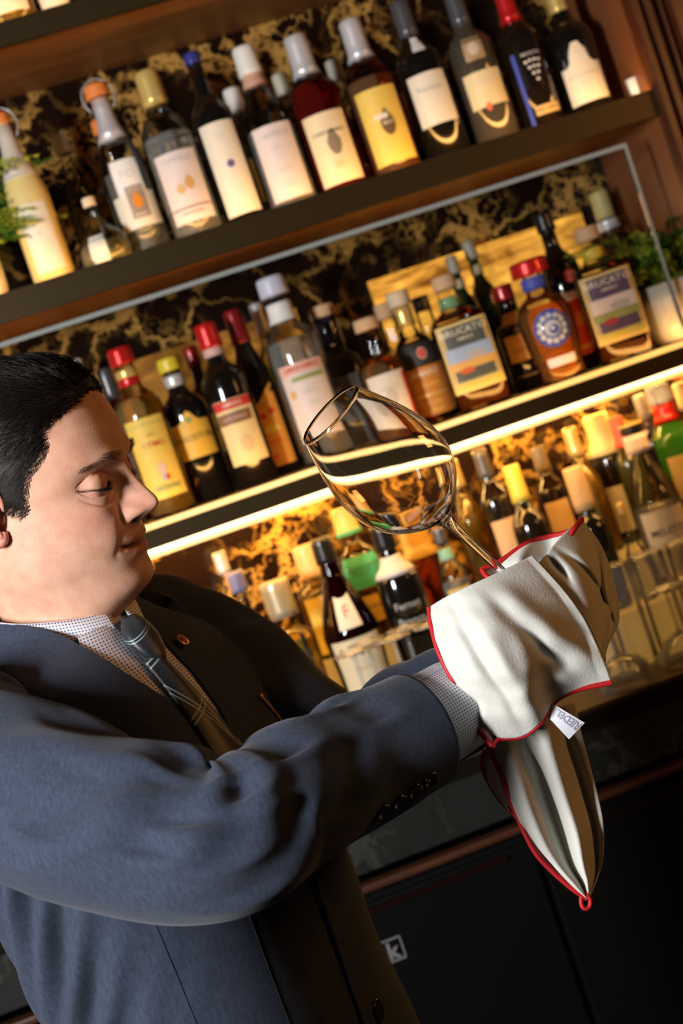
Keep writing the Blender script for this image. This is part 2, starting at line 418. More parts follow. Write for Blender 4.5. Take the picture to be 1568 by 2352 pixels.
PLACED = []; YMIN = {2.05: 2.66, 1.58: 2.648, 1.11: 2.662, 1.2: 2.803}; YMAX = {1.11: 2.80}
def bottle(label, top, ref, Y, wpx, z0, sty='spirit', glass=None, liq=None, lev=.6, cap=None, labels=(), p=2., turn=0., group=None, name='bottle', hmax=None, neck=None, zs=None):
    """top/ref: picture points of the cap top and of the body; Y: distance of the bottle's axis; wpx: body width
       cap=(material, share of height, radius factor); labels: list of dicts in shares of height"""
    kx = 1.07 if p > 2.5 else 1.0
    z_ = round(z0, 2); Y = max(Y, YMIN.get(z_, 2.68) + .5 * wpx * 2.75 / F); Y = min(Y, YMAX.get(z_, 2.966) - .5 * wpx * 2.85 / F)
    tries = [Y] + [q for i in range(1, 28) for q in (Y + .008 * i, Y - .008 * i) if YMIN.get(round(z0, 2), 2.68) + .5 * wpx * 2.75 / F <= q <= YMAX.get(round(z0, 2), 2.97) - .5 * wpx * 2.85 / F]
    for Y in tries:
        a = atY(*top, Y); b = atY(*ref, Y)
        x = .45 * a[0] + .55 * b[0]
        D = (np.array([x, Y, z0]) - CAM) @ FW
        R = wpx * D / F / 2
        if all(abs(q[3] - z0) > .15 or math.hypot(q[0] - x, q[1] - Y) > q[2] + R * kx + .0015 for q in PLACED): break
    else:
        print('no room for', label)
    PLACED.append((x, Y, R * kx, z0))
    h = a[2] - z0
    if hmax: h = min(h, hmax)
    pr = STY[sty]
    root = empty(name, (x, Y, z0 + .0008)); root.rotation_euler[2] = turn - math.atan2(x, Y) * .6
    tag(root, label, 'bottle', group)
    # finer outline
    zz = sorted(set([q[0] for q in pr] + list(np.linspace(.62, .8, 6)))); body = [(prof_r(pr, z) * R, z * h) for z in zz]
    gm = glass if glass is not None else G_clear
    V, Fc = lathe_g(body, 28, p); mesh('glass', V, Fc, gm, root)
    fr_ = lambda z: prof_r(pr, z / h) * R
    if liq is not None:
        lz = [z for z in zz if z < lev] + [lev]
        lp = [(max(.002, prof_r(pr, z) * R - .0028), max(z * h, .006)) for z in lz]
        lathe('liquid', lp, liquid(liq), root, 28, p)
    rn = prof_r(pr, .97) * R
    if cap:
        cm, ch, cr = cap; zc0 = h * (1 - ch)
        rr = [max(prof_r(pr, min(z, .97)) * R, rn) * 1.0 + .0012 for z in np.linspace(1 - ch, .985, 6)]
        prf = [(r_ * cr, z * h) for r_, z in zip(rr, np.linspace(1 - ch, .985, 6))] + [(rr[-1] * cr * .93, h)]
        lathe('cap', prf, cm, root, 22)
    if neck:
        for nm, n0, n1, nmat, nr in neck:
            zz2 = np.linspace(n0, n1, 5)
            lathe('neck_band' if nm is None else nm, [(prof_r(pr, z) * R * nr + .001, z * h) for z in zz2], nmat, root, 22, p if n0 < .6 else 2.)
    for L in labels:
        hw = L.get('hw', .8) * R; lz0, lz1 = L['z'][0] * h, L['z'][1] * h; ac = L.get('ac', 0.)
        lo = patch(fr_, R, lz0, lz1, hw, .0007, L['m'], root, L.get('name', 'label'), p, ac, L.get('top'))
        if 'desc' in L: lo['label'] = L['desc']
        for n_it, it in enumerate(L.get('items', ())):
            kind, u, v, sz, mm = it[:5]
            zc = lz0 + (lz1 - lz0) * v; xc = u * hw
            if kind == 'band':
                patch(fr_, R, zc - sz[1] * (lz1 - lz0) / 2, zc + sz[1] * (lz1 - lz0) / 2, hw * sz[0], .0011 + .00022 * n_it, mm, lo, 'printed_band', p, ac + xc / R, None, 9, 3)
            else:
                if kind == 'disc': me = disc_flat(sz[0] * hw, sz[1] * hw)
                elif kind == 'drop':
                    me = disc_flat(sz[0] * hw, sz[1] * hw)
                    for vv in me.vertices:
                        t = vv.co.y / (sz[1] * hw)
                        if t > 0: vv.co.x *= (1 - t) ** .6
                else:
                    me = text_mesh(kind[5:], sz * R, .006 * sz * R)
                wrap(me, fr_, R, .0011 + .00022 * n_it, zc, ac + xc / R, p)
                link('lettering' if kind.startswith('text:') else 'printed_mark', me, mm, lo, False)
    return root, R, h

CREAM = paint((.80, .72, .56)); WHITE = paint((.82, .79, .74)); YEL = paint((.80, .56, .10)); INK = paint((.03, .025, .02)); BRN = paint((.22, .10, .04))
RED = paint((.60, .03, .02)); ORG = paint((.75, .30, .04)); TAN = paint((.66, .42, .20)); GREY = paint((.45, .43, .40)); BLU = paint((.06, .09, .45))
LGREY = paint((.62, .60, .55)); GOLD = foil((.75, .50, .14)); SILV = foil((.70, .68, .68), .35); PINK = paint((.75, .45, .36)); GRN = paint((.10, .35, .08))
PINKT = paint((.72, .62, .58)); OLIVE = paint((.30, .33, .10)); SKYB = paint((.35, .45, .62)); DKG = paint((.08, .09, .07)); PURP = paint((.10, .06, .12))
C_red = foil((.62, .015, .015)); C_dred = foil((.30, .012, .015)); C_white = mat('white_stopper', (.80, .77, .70), .4); C_cork = mat('cork', (.62, .40, .22), .8)
C_gold = foil((.72, .52, .16)); C_blk = foil((.012, .012, .014)); C_blue = foil((.05, .06, .32)); C_ylw = mat('yellow_cap', (.78, .58, .04), .35); C_org = mat('orange_stopper', (.80, .24, .05), .5)
C_grey = foil((.10, .10, .11), .3); C_wht2 = foil((.62, .60, .62), .4); C_lwood = mat('pale_wood_stopper', (.72, .56, .38), .6)
DK = dark((.006, .005, .004)); DKB = dark((.010, .006, .004)); DKR = dark((.05, .004, .004))
CLR = (.98, .97, .93); STRAW = (.97, .88, .60); AMB = (.72, .28, .05); DAMB = (.40, .10, .015); GOLDL = (.93, .66, .16); RUBY = (.55, .03, .02); PALE = (.95, .80, .55)
TOPG = 'bottles on the upper shelf'; MIDG = 'bottles on the middle shelf'; LOWG = 'bottles on the stepped riser'
def T(s): return 'text:' + s

# ---------------- ribbed planters with ferns
M_leaf = mat('fern_leaf', (.34, .38, .03), .5); M_leaf2 = mat('fern_leaf_dark', (.05, .15, .015), .5)
def planter(label, x, y, z, R, hgt, seed, spread, n, lmax):
    PLACED.append((x, y, R * 1.03, z)); r = empty('potted_fern', (x, y, z + .0008)); tag(r, label, 'potted plant', 'ferns in ribbed pots')
    V = []; Fc = []; n_ = 72; prof = [(.72, 0), (.86, .06), (.98, .3), (1.0, .7), (.97, 1.0), (.90, 1.0), (.88, .85), (.2, .84)]
    for rr, zz in prof:
        for i in range(n_):
            a = 2 * PI * i / n_; k = 1 + (.022 * abs(math.sin(a * 12)) if rr > .7 and zz < .99 else 0)
            V.append((R * rr * k * math.cos(a), R * rr * k * math.sin(a), zz * hgt))
    for j in range(len(prof) - 1):
        for i in range(n_):
            q = j * n_ + i; b = j * n_ + (i + 1) % n_; Fc.append((q, b, b + n_, q + n_))
    Fc.append(tuple(range(n_ - 1, -1, -1))); mesh('pot', V, Fc, mat('pale_ceramic', (.72, .68, .58), .35), r)
    lathe('soil', [(R * .87, hgt * .86), (.001, hgt * .87)], mat('soil', (.02, .012, .008), .9), r, 24, cap=False)
    rng = random.Random(seed)
    for layer, m_ in ((0, M_leaf), (1, M_leaf2)):
        V = []; Fc = []
        for f in range(n):
            a = rng.uniform(0, 2 * PI); L = rng.uniform(.55, 1) * lmax; lift = rng.uniform(.25, 1.0)
            d = np.array([math.cos(a), math.sin(a), 0]) * spread
            if d[1] * L < -.05: d[1] = -.05 / L
            P = [np.array([0, 0, hgt * .9]), np.array([0, 0, hgt * .9]) + d * L * .4 + np.array([0, 0, L * .55 * lift]), np.array([0, 0, hgt * .9]) + d * L + np.array([0, 0, L * (.75 * lift - .15)])]
            P = spline(P, 22); T_, A_, B_ = frames(P, (d[1] + .01, -d[0], .2))
            for i in range(3, 22):
                t = i / 21; ll = .028 * (1.15 - t) + .004
                for s in (-1, 1):
                    for q in range(3):
                        o = P[i] + T_[i] * .004 * q
                        tip = o + (A_[i] * s * .8 + T_[i] * .5 + B_[i] * rng.uniform(-.5, .5)) * ll * (1 - .2 * q)
                        sd = T_[i] * .0035; k = len(V)
                        V += [o - sd * .3, (o + tip) / 2 - sd, tip, (o + tip) / 2 + sd]; Fc.append((k, k + 1, k + 2, k + 3))
        o = mesh('fronds', V, Fc, m_, r, False); o['kind'] = 'stuff'
    return r
a = atY(1578, 745, 2.71); planter('pale ribbed pot with yellow-green fern at the middle shelf end', a[0] - .008, 2.725, ZB, .064, .118, 3, .66, 26, .27)
a = atY(-46, 640, 2.71); planter('pale ribbed pot with fern beside the frosted swing-top bottle', a[0] - .006, 2.725, ZA, .050, .10, 9, .66, 36, .30)

# ---------------- upper shelf
def swing(root, R, h, sty):
    rn = prof_r(STY[sty], .95) * R
    P = [(rn * 1.5, 0, h * .86), (rn * 2.1, 0, h * .93), (rn * 1.6, 0, h * 1.0), (0, 0, h * 1.035), (-rn * 1.6, 0, h * 1.0), (-rn * 2.1, 0, h * .93), (-rn * 1.5, 0, h * .86)]
    tube('wire_bail', spline(P, 24), .0016, foil((.5, .5, .52), .3), root, 6)
def A(label, top, ref, w, Y=2.70, **k): return bottle(label, top, ref, Y + (.035 if Y < 2.8 else .045), w, ZA, group=TOPG, **k)
r_, R_, h_ = A('tall frosted cream-yellow swing-top bottle beside the fern on the upper shelf', (2, 262), (122, 638), 98, sty='slope', glass=G_frost, cap=(C_org, .06, 1.2),
  neck=[(None, .62, .93, mat('frosted_neck', (.62, .52, .42), .5), 1.04)], labels=[dict(z=(.08, .46), hw=.72, m=CREAM, items=[('disc', 0, .55, (.13, .2), LGREY)])]); swing(r_, R_, h_, 'slope')
A('clear bottle with white stopper standing behind the round flask', (137, 308), (195, 500), 72, 2.86, sty='slope', liq=CLR, lev=.5, cap=(C_white, .13, 1.25))
A('squat round clear flask with small grey label and pale liquid', (200, 456), (246, 585), 126, 2.69, sty='bulb', liq=STRAW, lev=.36, cap=(mat('clear_stopper', (.75, .6, .4), .2), .12, 1.2), labels=[dict(z=(.08, .44), hw=.34, m=LGREY, ac=-.25, items=[(T('RISERVA'), 0, .3, .10, GREY)])])
r_, R_, h_ = A('clear swing-top bottle with orange stopper and layered drop-print labels', (222, 196), (338, 560), 106, sty='slope', liq=CLR, lev=.5, cap=(C_org, .07, 1.5), neck=[(None, .68, .92, C_wht2, 1.05)],
  labels=[dict(z=(.17, .36), hw=1.0, m=CREAM), dict(z=(.36, .55), hw=.62, m=WHITE, items=[(T('PO'), .05, .55, .5, LGREY)]), dict(z=(.22, .40), hw=.40, ac=.12, m=paint((.30, .22, .16)), name='picture_label', items=[('drop', 0, .55, (.55, .95), paint((.70, .25, .02))), (T('grappa'), 0, .12, .2, CREAM)])]); swing(r_, R_, h_, 'slope')
A('bottle with orange stopper hidden behind the swing-top bottle', (224, 278), (305, 520), 78, 2.86, sty='slope', liq=PALE, lev=.6, cap=(C_org, .09, 1.2), labels=[dict(z=(.15, .5), hw=.8, m=YEL)])
A('round-shouldered clear bottle with gold capsule and pear-print white label', (335, 166), (452, 522), 120, sty='spirit', liq=CLR, lev=.62, cap=(C_gold, .20, 1.15),
  labels=[dict(z=(.10, .50), hw=.86, m=PINKT, items=[(T('CAPOVILLA'), 0, .88, .22, GREY), ('drop', -.2, .48, (.2, .26), paint((.65, .42, .16))), ('drop', .24, .54, (.22, .34), paint((.62, .36, .12))), ('band', 0, .20, (.95, .02), BRN), (T('PERE WILLIAMS'), 0, .12, .12, BRN)])])
A('black wine bottle with blue cap and cream label bearing blue seal', (432, 126), (567, 492), 96, sty='wine', glass=DK, cap=(C_blue, .06, 1.05), labels=[dict(z=(.06, .58), hw=.92, m=CREAM, items=[('disc', .1, .54, (.2, .2), BLU), ('disc', .1, .54, (.12, .12), BRN), (T('SASSAIA'), 0, .85, .13, LGREY)])])
A('bottle with tall white cork behind the pear and seal labels', (530, 206), (602, 420), 78, 2.86, sty='spirit', liq=PALE, lev=.6, cap=(C_white, .16, 1.3), labels=[dict(z=(.2, .5), hw=.7, m=YEL)])
A('clear bottle with white screw cap and pinkish cream text label', (552, 112), (678, 462), 116, sty='slope', liq=CLR, lev=.5, cap=(C_white, .17, 1.25), neck=[(None, .76, .83, mat('pink_neck_band', (.62, .34, .24), .5), 1.06)],
  labels=[dict(z=(.06, .50), hw=.86, m=PINKT, items=[(T('ANTICA'), .1, .86, .28, GREY), (T('distillato di'), 0, .68, .15, LGREY), (T('vinacce'), 0, .55, .15, LGREY), (T('GRAPPA'), 0, .38, .2, LGREY), (T('40% vol'), 0, .18, .14, LGREY)])])
A('clear bottle neck standing behind the white screw-cap bottle', (640, 172), (715, 400), 74, 2.86, sty='spirit', liq=PALE, lev=.55, cap=(mat('pale_cap', (.55, .50, .38), .4), .14, 1.2))
A('red liqueur bottle with silver neck foil and cream label of dark pear', (668, 88), (795, 425), 120, sty='spirit', liq=RUBY, lev=.70, cap=(SILV, .25, 1.12),
  labels=[dict(z=(.06, .49), hw=.88, m=paint((.80, .66, .40)), items=[('drop', .12, .58, (.30, .60), paint((.25, .19, .12))), (T('CARDAMARO'), 0, .72, .20, INK), (T('50'), .05, .25, .4, paint((.72, .52, .2)))])])
A('clear bottle behind the red liqueur and yellow label bottles', (762, 140), (838, 370), 74, 2.86, sty='spirit', liq=AMB, lev=.5, cap=(mat('pale_cap2', (.45, .42, .34), .4), .14, 1.2))
A('amber bottle with silver neck foil and bright yellow pear label', (797, 50), (915, 382), 116, sty='spirit', liq=(.85, .45, .2), lev=.62, cap=(SILV, .25, 1.12),
  labels=[dict(z=(.08, .54), hw=.90, m=YEL, items=[('drop', .12, .54, (.32, .62), paint((.16, .09, .03))), ('band', -.1, .62, (.3, .07), CREAM), (T('PERA'), .12, .52, .18, CREAM)])])
A('black bottle with white neck seal and cream cursive label', (908, 8), (1032, 342), 108, sty='wine', glass=DK, cap=(C_grey, .22, 1.05), labels=[dict(z=(.22, .53), hw=.88, m=CREAM, items=[(T('Recioto'), 0, .70, .34, GREY)]), dict(z=(.66, .76), hw=.30, m=WHITE, name='neck_seal', ac=.1)])
A('dark clear bottle with gold crest and cream label above grey base', (1030, -16), (1150, 312), 104, sty='wine', glass=dark((.06, .05, .035), .08), cap=(C_grey, .22, 1.05), labels=[dict(z=(.24, .46), hw=.9, m=paint((.80, .66, .36)), items=[(T('VERMOUTH'), 0, .72, .18, LGREY), ('disc', -.12, -.02, (.14, .2), paint((.7, .16, .05)))]), dict(z=(.53, .67), hw=.45, m=paint((.42, .27, .12)), name='crest', items=[('disc', 0, .5, (.55, .65), paint((.62, .50, .36)))])])
A('black bottle with red capsule, blue ribbon and white grape cluster', (1140, -26), (1254, 272), 98, sty='wine', glass=DKB, cap=(C_red, .25, 1.08), labels=[dict(z=(.04, .53), hw=.10, ac=-.62, m=BLU, name='ribbon'), dict(z=(.10, .16), hw=.6, m=paint((.62, .42, .16)), ac=.25, items=[(T('VINO SANTO'), 0, .5, .18, INK)]),
  dict(z=(.28, .52), hw=.62, ac=.2, m=DKB, name='grape_print', items=[('disc', u, v, (.12, .12), WHITE) for u, v in [(-.5, .72), (-.17, .74), (.17, .74), (.5, .72), (-.34, .55), (0, .56), (.34, .55), (-.17, .38), (.17, .38), (0, .20)]] + [(T('RECIOTO'), 0, .92, .2, WHITE)])])
A('black bottle with gold capsule and hump-topped cream label', (1254, -14), (1368, 240), 108, sty='wine', glass=DK, cap=(C_gold, .17, 1.05), labels=[dict(z=(.10, .56), hw=.90, m=CREAM, top=lambda t: .62 + .38 * math.exp(-(t / .42) ** 4), items=[(T('MONTEVETRANO'), 0, .45, .16, GREY), (T('2015'), 0, .30, .14, GREY)])])
# small candle cup
a = atY(1462, 205, 2.70); cup = empty('candle_cup', (a[0], 2.70, ZA + .0008)); tag(cup, 'small white candle cup at the end of the upper shelf', 'candle')
lathe('cup', [(.010, 0), (.013, .002), (.017, .045), (.0155, .046), (.0125, .006), (.002, .005)], mat('white_porcelain', (.85, .84, .80), .3, sss=.3), cup, 24)
lathe('wax', [(.002, .030), (.0145, .030), (.0145, .033), (.002, .034)], mat('wax', (.85, .75, .55), .5), cup, 20)
# feet of bottles on the topmost shelf
for i, (px, w_, lb) in enumerate([(20, 120, 'golden bottle foot at the edge of the topmost shelf'), (128, 90, 'amber bottle foot further along the topmost shelf')]):
    bottle(lb, (px - 120, -330), (px, 20), 2.72, w_, ZT, 'spirit', liq=(GOLDL, AMB)[i], lev=.6, cap=(C_gold, .15, 1.1), labels=[dict(z=(.10, .5), hw=.8, m=CREAM)], group='bottles on the topmost shelf')

# ---------------- middle shelf
def B(label, top, ref, w, Y=2.71, **k): return bottle(label, top, ref, Y + (.035 if Y < 2.8 else .045), w, ZB, group=MIDG, **k)
def brucato(lb, top, ref, neckm, pic):
    B(lb, top, ref, 128, 2.70, sty='flask', p=5, liq=DAMB, lev=.66, cap=(C_cork, .10, 1.15), neck=[(None, .76, .84, neckm, 1.1)],
      labels=[dict(z=(.14, .64), hw=.84, m=paint((.78, .58, .22)), items=[('band', 0, .56, (.88, .80), pic[0]), (T('BRUCATO'), 0, .87, .33, CREAM), (T('AMARO'), 0, .76, .16, CREAM), ('band', 0, .54, (.85, .22), pic[1]), ('band', 0, .38, (.85, .12), pic[2]), ('disc', .2, .50, (.4, .18), pic[3]), ('disc', -.3, .30, (.3, .12), pic[4]), ('band', 0, .09, (.9, .1), paint((.6, .5, .1)))])])
brucato('amber square flask with green neck label and mountain picture label', (1014, 636), (1112, 930), paint((.16, .30, .14)), (DKG, SKYB, paint((.70, .40, .1)), GREY, paint((.6, .12, .03))))
brucato('amber square flask with yellow neck label and meadow picture label', (1337, 526), (1443, 815), paint((.66, .48, .04)), (PURP, PINKT, OLIVE, GREY, paint((.4, .03, .04))))
B('ribbed amber decanter bottle with red cap and blue-white medallion', (1202, 602), (1302, 865), 128, 2.69, sty='decanter', liq=(.90, .46, .10), lev=.62, cap=(C_red, .12, 2.0), neck=[(None, .76, .86, BLU, 1.3)],
  labels=[dict(z=(.24, .60), hw=.68, m=G_clear, name='medallion', items=[('disc', 0, .5, (1.0, 1.0), BLU)] + [('disc', .66 * math.cos(t * PI / 6), .5 + .66 * math.sin(t * PI / 6) * .43, (.15, .15), paint((.70, .72, .78))) for t in range(12)] + [('disc', 0, .5, (.42, .42), paint((.70, .72, .78))), ('disc', .06, .47, (.26, .26), BLU), ('disc', 0, .5, (.12, .12), paint((.70, .72, .78)))]), dict(z=(.12, .19), hw=.6, m=paint((.6, .55, .68)), name='strip_label')])
B('black bottle with red cap and large plain orange label', (1148, 658), (1228, 890), 88, 2.785, sty='tub', glass=DK, cap=(C_dred, .14, 1.0), labels=[dict(z=(.28, .74), hw=.9, m=paint((.72, .38, .08)), items=[('disc', .1, .62, (.34, .24), BRN), (T('ANTICO'), 0, .22, .3, BRN), ('band', 0, -.3, (1.0, .02), GOLD)])])
B('tall black bottle with red seal and red label behind the decanter', (1234, 493), (1362, 832), 90, 2.795, sty='spirit', glass=DK, cap=(C_blk, .12, 1.2), labels=[dict(z=(.10, .49), hw=.9, m=paint((.72, .07, .03)), items=[('band', 0, .93, (1.0, .12), TAN), (T('AMARO'), 0, .93, .2, BRN), ('disc', .1, .55, (.35, .4), ORG), ('band', 0, .12, (.8, .05), YEL)]), dict(z=(.53, .63), hw=.36, ac=.25, m=G_clear, name='seal', items=[('disc', 0, .5, (.9, .9), paint((.75, .10, .06)))])])
B('dark green bottle in the back left of its twin behind orange label', (1027, 592), (1142, 900), 58, 2.825, sty='wine', glass=dark((.006, .02, .006)), cap=(mat('grey_green_cap', (.28, .27, .2), .4), .12, 1.15), neck=[(None, .78, .84, paint((.35, .33, .2)), 1.08)])
B('dark green bottle in the back right of its twin behind orange label', (1066, 556), (1187, 885), 64, 2.88, sty='wine', glass=dark((.006, .024, .006)), cap=(mat('grey_green_cap', (.28, .27, .2), .4), .12, 1.15), neck=[(None, .78, .84, paint((.40, .36, .22)), 1.08)])
B('clear amber bottle with yellow capsule and silver collar behind the fern', (1368, 442), (1485, 775), 96, 2.855, sty='spirit', liq=(.62, .26, .08), lev=.66, cap=(mat('olive_capsule', (.50, .42, .16), .5), .17, 1.15), neck=[(None, .76, .82, SILV, 1.3)])

B('brown amaro bottle with pale wooden stopper and black-red oval shoulder label', (908, 672), (1008, 965), 104, 2.765, sty='round', liq=DAMB, lev=.62, cap=(C_lwood, .11, 1.45), neck=[(None, .74, .88, GOLD, 1.2)],
  labels=[dict(z=(.06, .42), hw=.9, m=paint((.55, .22, .04)), items=[(T('AMARO'), 0, .86, .36, CREAM), (T('CIOCIARO'), 0, .62, .22, YEL), ('band', 0, .42, (.8, .05), GOLD), (T('alle erbe'), 0, .25, .2, YEL), (T('SIBILLA'), 0, .1, .24, YEL)]), dict(z=(.43, .60), hw=.95, m=INK, name='shoulder_label', items=[('disc', .15, .5, (.24, .28), PINK), ('disc', .15, .5, (.19, .22), RED), (T('1'), .15, .5, .26, CREAM)])])
B('pale capped bottle mostly hidden behind the dark hair', (172, 828), (290, 1190), 88, 2.82, sty='spirit', liq=PALE, lev=.6, cap=(C_white, .1, 1.2), labels=[dict(z=(.1, .5), hw=.8, m=WHITE)])
B('dark bottle with red label edge behind the yellow liqueur bottle', (232, 850), (335, 1120), 78, 2.86, sty='wine', glass=DKR, cap=(C_grey, .2, 1.1), labels=[dict(z=(.3, .5), hw=.8, m=RED)])
B('golden liqueur bottle with red and gold neck and yellow figure label', (268, 802), (402, 1172), 112, sty='spirit', liq=(.94, .70, .25), lev=.70, cap=(C_red, .10, 1.3), neck=[(None, .82, .87, GOLD, 1.12), ('neck_ring', .775, .82, C_red, 1.1)],
  labels=[dict(z=(.10, .57), hw=.86, m=YEL, items=[('band', 0, .92, (1.0, .03), paint((.6, .5, .1))), (T('TIPO'), .1, .78, .16, BRN), (T('CTIMO'), .1, .66, .30, RED), ('drop', .1, .36, (.20, .34), paint((.75, .5, .4))), ('disc', .08, .24, (.10, .16), SKYB), ('disc', .25, .24, (.09, .14), RED), ('band', .1, .12, (.6, .06), OLIVE)])])
B('black bitters bottle with yellow cap and arched orange label', (378, 826), (497, 1142), 108, sty='spirit', glass=DK, cap=(C_ylw, .09, 1.25), neck=[(None, .80, .88, C_wht2, 1.12)],
  labels=[dict(z=(.30, .62), hw=.88, m=paint((.78, .45, .05)), top=lambda t: .76 + .24 * (math.cos(max(-1, min(1, t / .5)) * PI) + 1) / 2, items=[(T('ANGOSTURA'), 0, .42, .34, INK), ('disc', 0, .80, (.18, .15), OLIVE)])])
B('dark bottle with red cap behind the black red-capped amaro', (432, 798), (525, 1060), 76, 2.86, sty='wine', glass=DK, cap=(C_dred, .14, 1.15))
B('black amaro bottle with bright red cap and cream red-banded label', (466, 746), (592, 1100), 106, sty='spirit', glass=DK, cap=(C_red, .15, 1.25), neck=[(None, .80, .85, paint((.65, .42, .36)), 1.08)],
  labels=[dict(z=(.14, .53), hw=.88, m=paint((.80, .62, .30)), items=[('band', 0, .92, (1.0, .14), RED), (T('AMARO'), 0, .92, .24, CREAM), ('band', -.1, .71, (.85, .17), BRN), (T('LUCANO'), -.1, .71, .26, PINK), ('disc', .1, .30, (.3, .4), paint((.72, .48, .24)))])])
B('black bottle with dark red capsule and ornate orange leaf-shaped label', (524, 716), (657, 1070), 100, 2.78, sty='slope', glass=DKB, cap=(C_dred, .20, 1.15), labels=[dict(z=(.06, .54), hw=.62, m=ORG, top=lambda t: .70 + .3 * (1 + t) / 2, items=[('disc', -.3, .62, (.24, .24), RED), ('disc', .35, .66, (.26, .22), RED), ('disc', .0, .80, (.2, .15), GOLD), ('disc', .0, .45, (.55, .3), YEL), (T('amaro'), 0, .3, .3, RED), ('disc', -.3, .12, (.2, .12), RED)])])
B('slim clear bottle with green mark behind the tall clear bottle', (580, 700), (685, 980), 72, 2.87, sty='wine', liq=CLR, lev=.5, cap=(C_wht2, .2, 1.1), labels=[dict(z=(.78, .86), hw=.3, m=GRN, name='neck_label')])
B('tall clear bottle with white-blue cap and red-lettered white label', (608, 642), (768, 1055), 126, sty='spirit', liq=CLR, lev=.66, cap=(mat('white_blue_cap', (.55, .58, .72), .35), .10, 1.35), neck=[(None, .76, .86, WHITE, 1.15)],
  labels=[dict(z=(.12, .53), hw=.88, m=PINKT, items=[('band', 0, .93, (1.0, .14), PINK), (T('AMBRAMINI'), 0, .93, .25, RED), ('band', .15, .80, (.7, .06), OLIVE), ('disc', -.68, .62, (.14, .18), paint((.7, .4, .15))), (T('liquore'), .1, .62, .2, LGREY), (T('dolce'), .1, .45, .2, LGREY)]), dict(z=(.77, .85), hw=.28, m=paint((.5, .28, .03)), name='neck_picture')])
B('square clear bottle with wide dark stopper and black emblem', (722, 708), (848, 1010), 102, 2.79, sty='tub', p=4, liq=CLR, lev=.5, cap=(C_cork, .08, 1.1), neck=[(None, .70, .92, dark((.01, .012, .03)), 1.05)], labels=[dict(z=(.32, .5), hw=.35, m=INK, items=[('disc', 0, .3, (.3, .3), GOLD)])])
B('clear amber bottle with cork stopper and torn-edged grey label', (830, 735), (928, 990), 106, sty='tub', liq=(.86, .46, .16), lev=.63, cap=(C_cork, .10, 1.0), labels=[dict(z=(.12, .52), hw=.9, m=LGREY, items=[('band', .92, .5, (.08, .9), RED), ('disc', 0, .5, (.3, .4), GREY), (T('rabarbaro'), 0, .7, .22, GREY)])])
B('clear stoppered bottle standing left behind the brown amaro bottle', (872, 700), (965, 950), 76, 2.87, sty='tub', liq=PALE, lev=.5, cap=(C_cork, .12, 1.0))
B('clear stoppered bottle standing right behind the brown amaro bottle', (958, 684), (1040, 910), 76, 2.87, sty='tub', liq=PALE, lev=.5, cap=(C_grey, .12, 1.0))
# ---------------- stepped riser
def C(label, top, ref, w, Y, step, **k): return bottle(label, top, ref, Y, w, (1.11, 1.20)[step - 1], group=LOWG, **k)
C('brown bell-shaped liqueur bottle with F shield and cream label', (733, 1238), (812, 1465), 130, 2.728, 1, sty='monk', liq=(.26, .05, .012), lev=.80, glass=thin_glass('brown_glass', (.5, .22, .1)), cap=(C_blk, .15, 1.15),
  labels=[dict(z=(.46, .66), hw=.44, m=CREAM, top=lambda t: .90 + .10 * t * t, items=[(T('F'), 0, .48, .62, paint((.55, .08, .06)))], name='shield_label'), dict(z=(.04, .40), hw=.98, m=paint((.78, .66, .42)), items=[(T('Frangelico'), .1, .80, .40, INK), (T('liquore'), 0, .5, .2, TAN)])])
C('yellow-labelled bottle with amber stopper beside the brown bell bottle', (690, 1256), (785, 1500), 104, 2.84, 2, sty='tub', liq=GOLDL, lev=.6, cap=(mat('amber_stopper', (.75, .48, .2), .3), .3, 1.0), labels=[dict(z=(.05, .55), hw=.85, m=YEL)])
C('golden tequila bottle with green shoulder wrap beside the brown bell bottle', (772, 1172), (878, 1420), 116, 2.85, 2, sty='decanter', liq=(.95, .68, .18), lev=.62, cap=(mat('golden_stopper', (.78, .52, .14), .4), .20, 1.3), neck=[(None, .80, .83, paint((.08, .45, .22)), 1.5)],
  labels=[dict(z=(.40, .64), hw=.85, m=paint((.05, .36, .18)), items=[(T('TEQUILA'), 0, .5, .3, paint((.02, .2, .1)))]), dict(z=(.14, .34), hw=.7, m=paint((.7, .42, .06)), items=[(T('reposado'), 0, .6, .3, BRN)])])
C('black script-printed bottle with slim black cap and white neck label', (864, 1208), (965, 1470), 106, 2.715, 1, sty='spirit', glass=DK, cap=(C_blk, .16, 1.2), neck=[(None, .68, .80, paint((.6, .56, .56)), 1.05)], labels=[dict(z=(.30, .58), hw=.85, m=DK, items=[(T('Fernet'), 0, .7, .45, GREY), (T('Branca'), 0, .35, .45, GREY)])])
C('amber bottle with block-shaped golden cap below the wine glass', (930, 1196), (1010, 1390), 76, 2.86, 2, sty='tub', liq=AMB, lev=.6, cap=(mat('golden_block_cap', (.62, .36, .07), .4), .38, 1.6))
C('clear bottle with mint green stripe below the wine glass stem', (1000, 1215), (1070, 1400), 70, 2.74, 1, sty='wine', liq=CLR, lev=.6, cap=(C_grey, .12, 1.1), neck=[(None, .76, .84, paint((.25, .5, .38)), 1.1)], labels=[dict(z=(.3, .55), hw=.8, m=YEL)])
C('faceted yellow liqueur decanter with dull metal cap and dark stripe', (628, 1334), (700, 1560), 100, 2.725, 1, sty='tub', p=3.4, liq=(.93, .72, .12), lev=.62, cap=(foil((.50, .42, .26), .35), .26, 1.25), labels=[dict(z=(.05, .62), hw=.10, ac=.45, m=INK, name='stripe')])
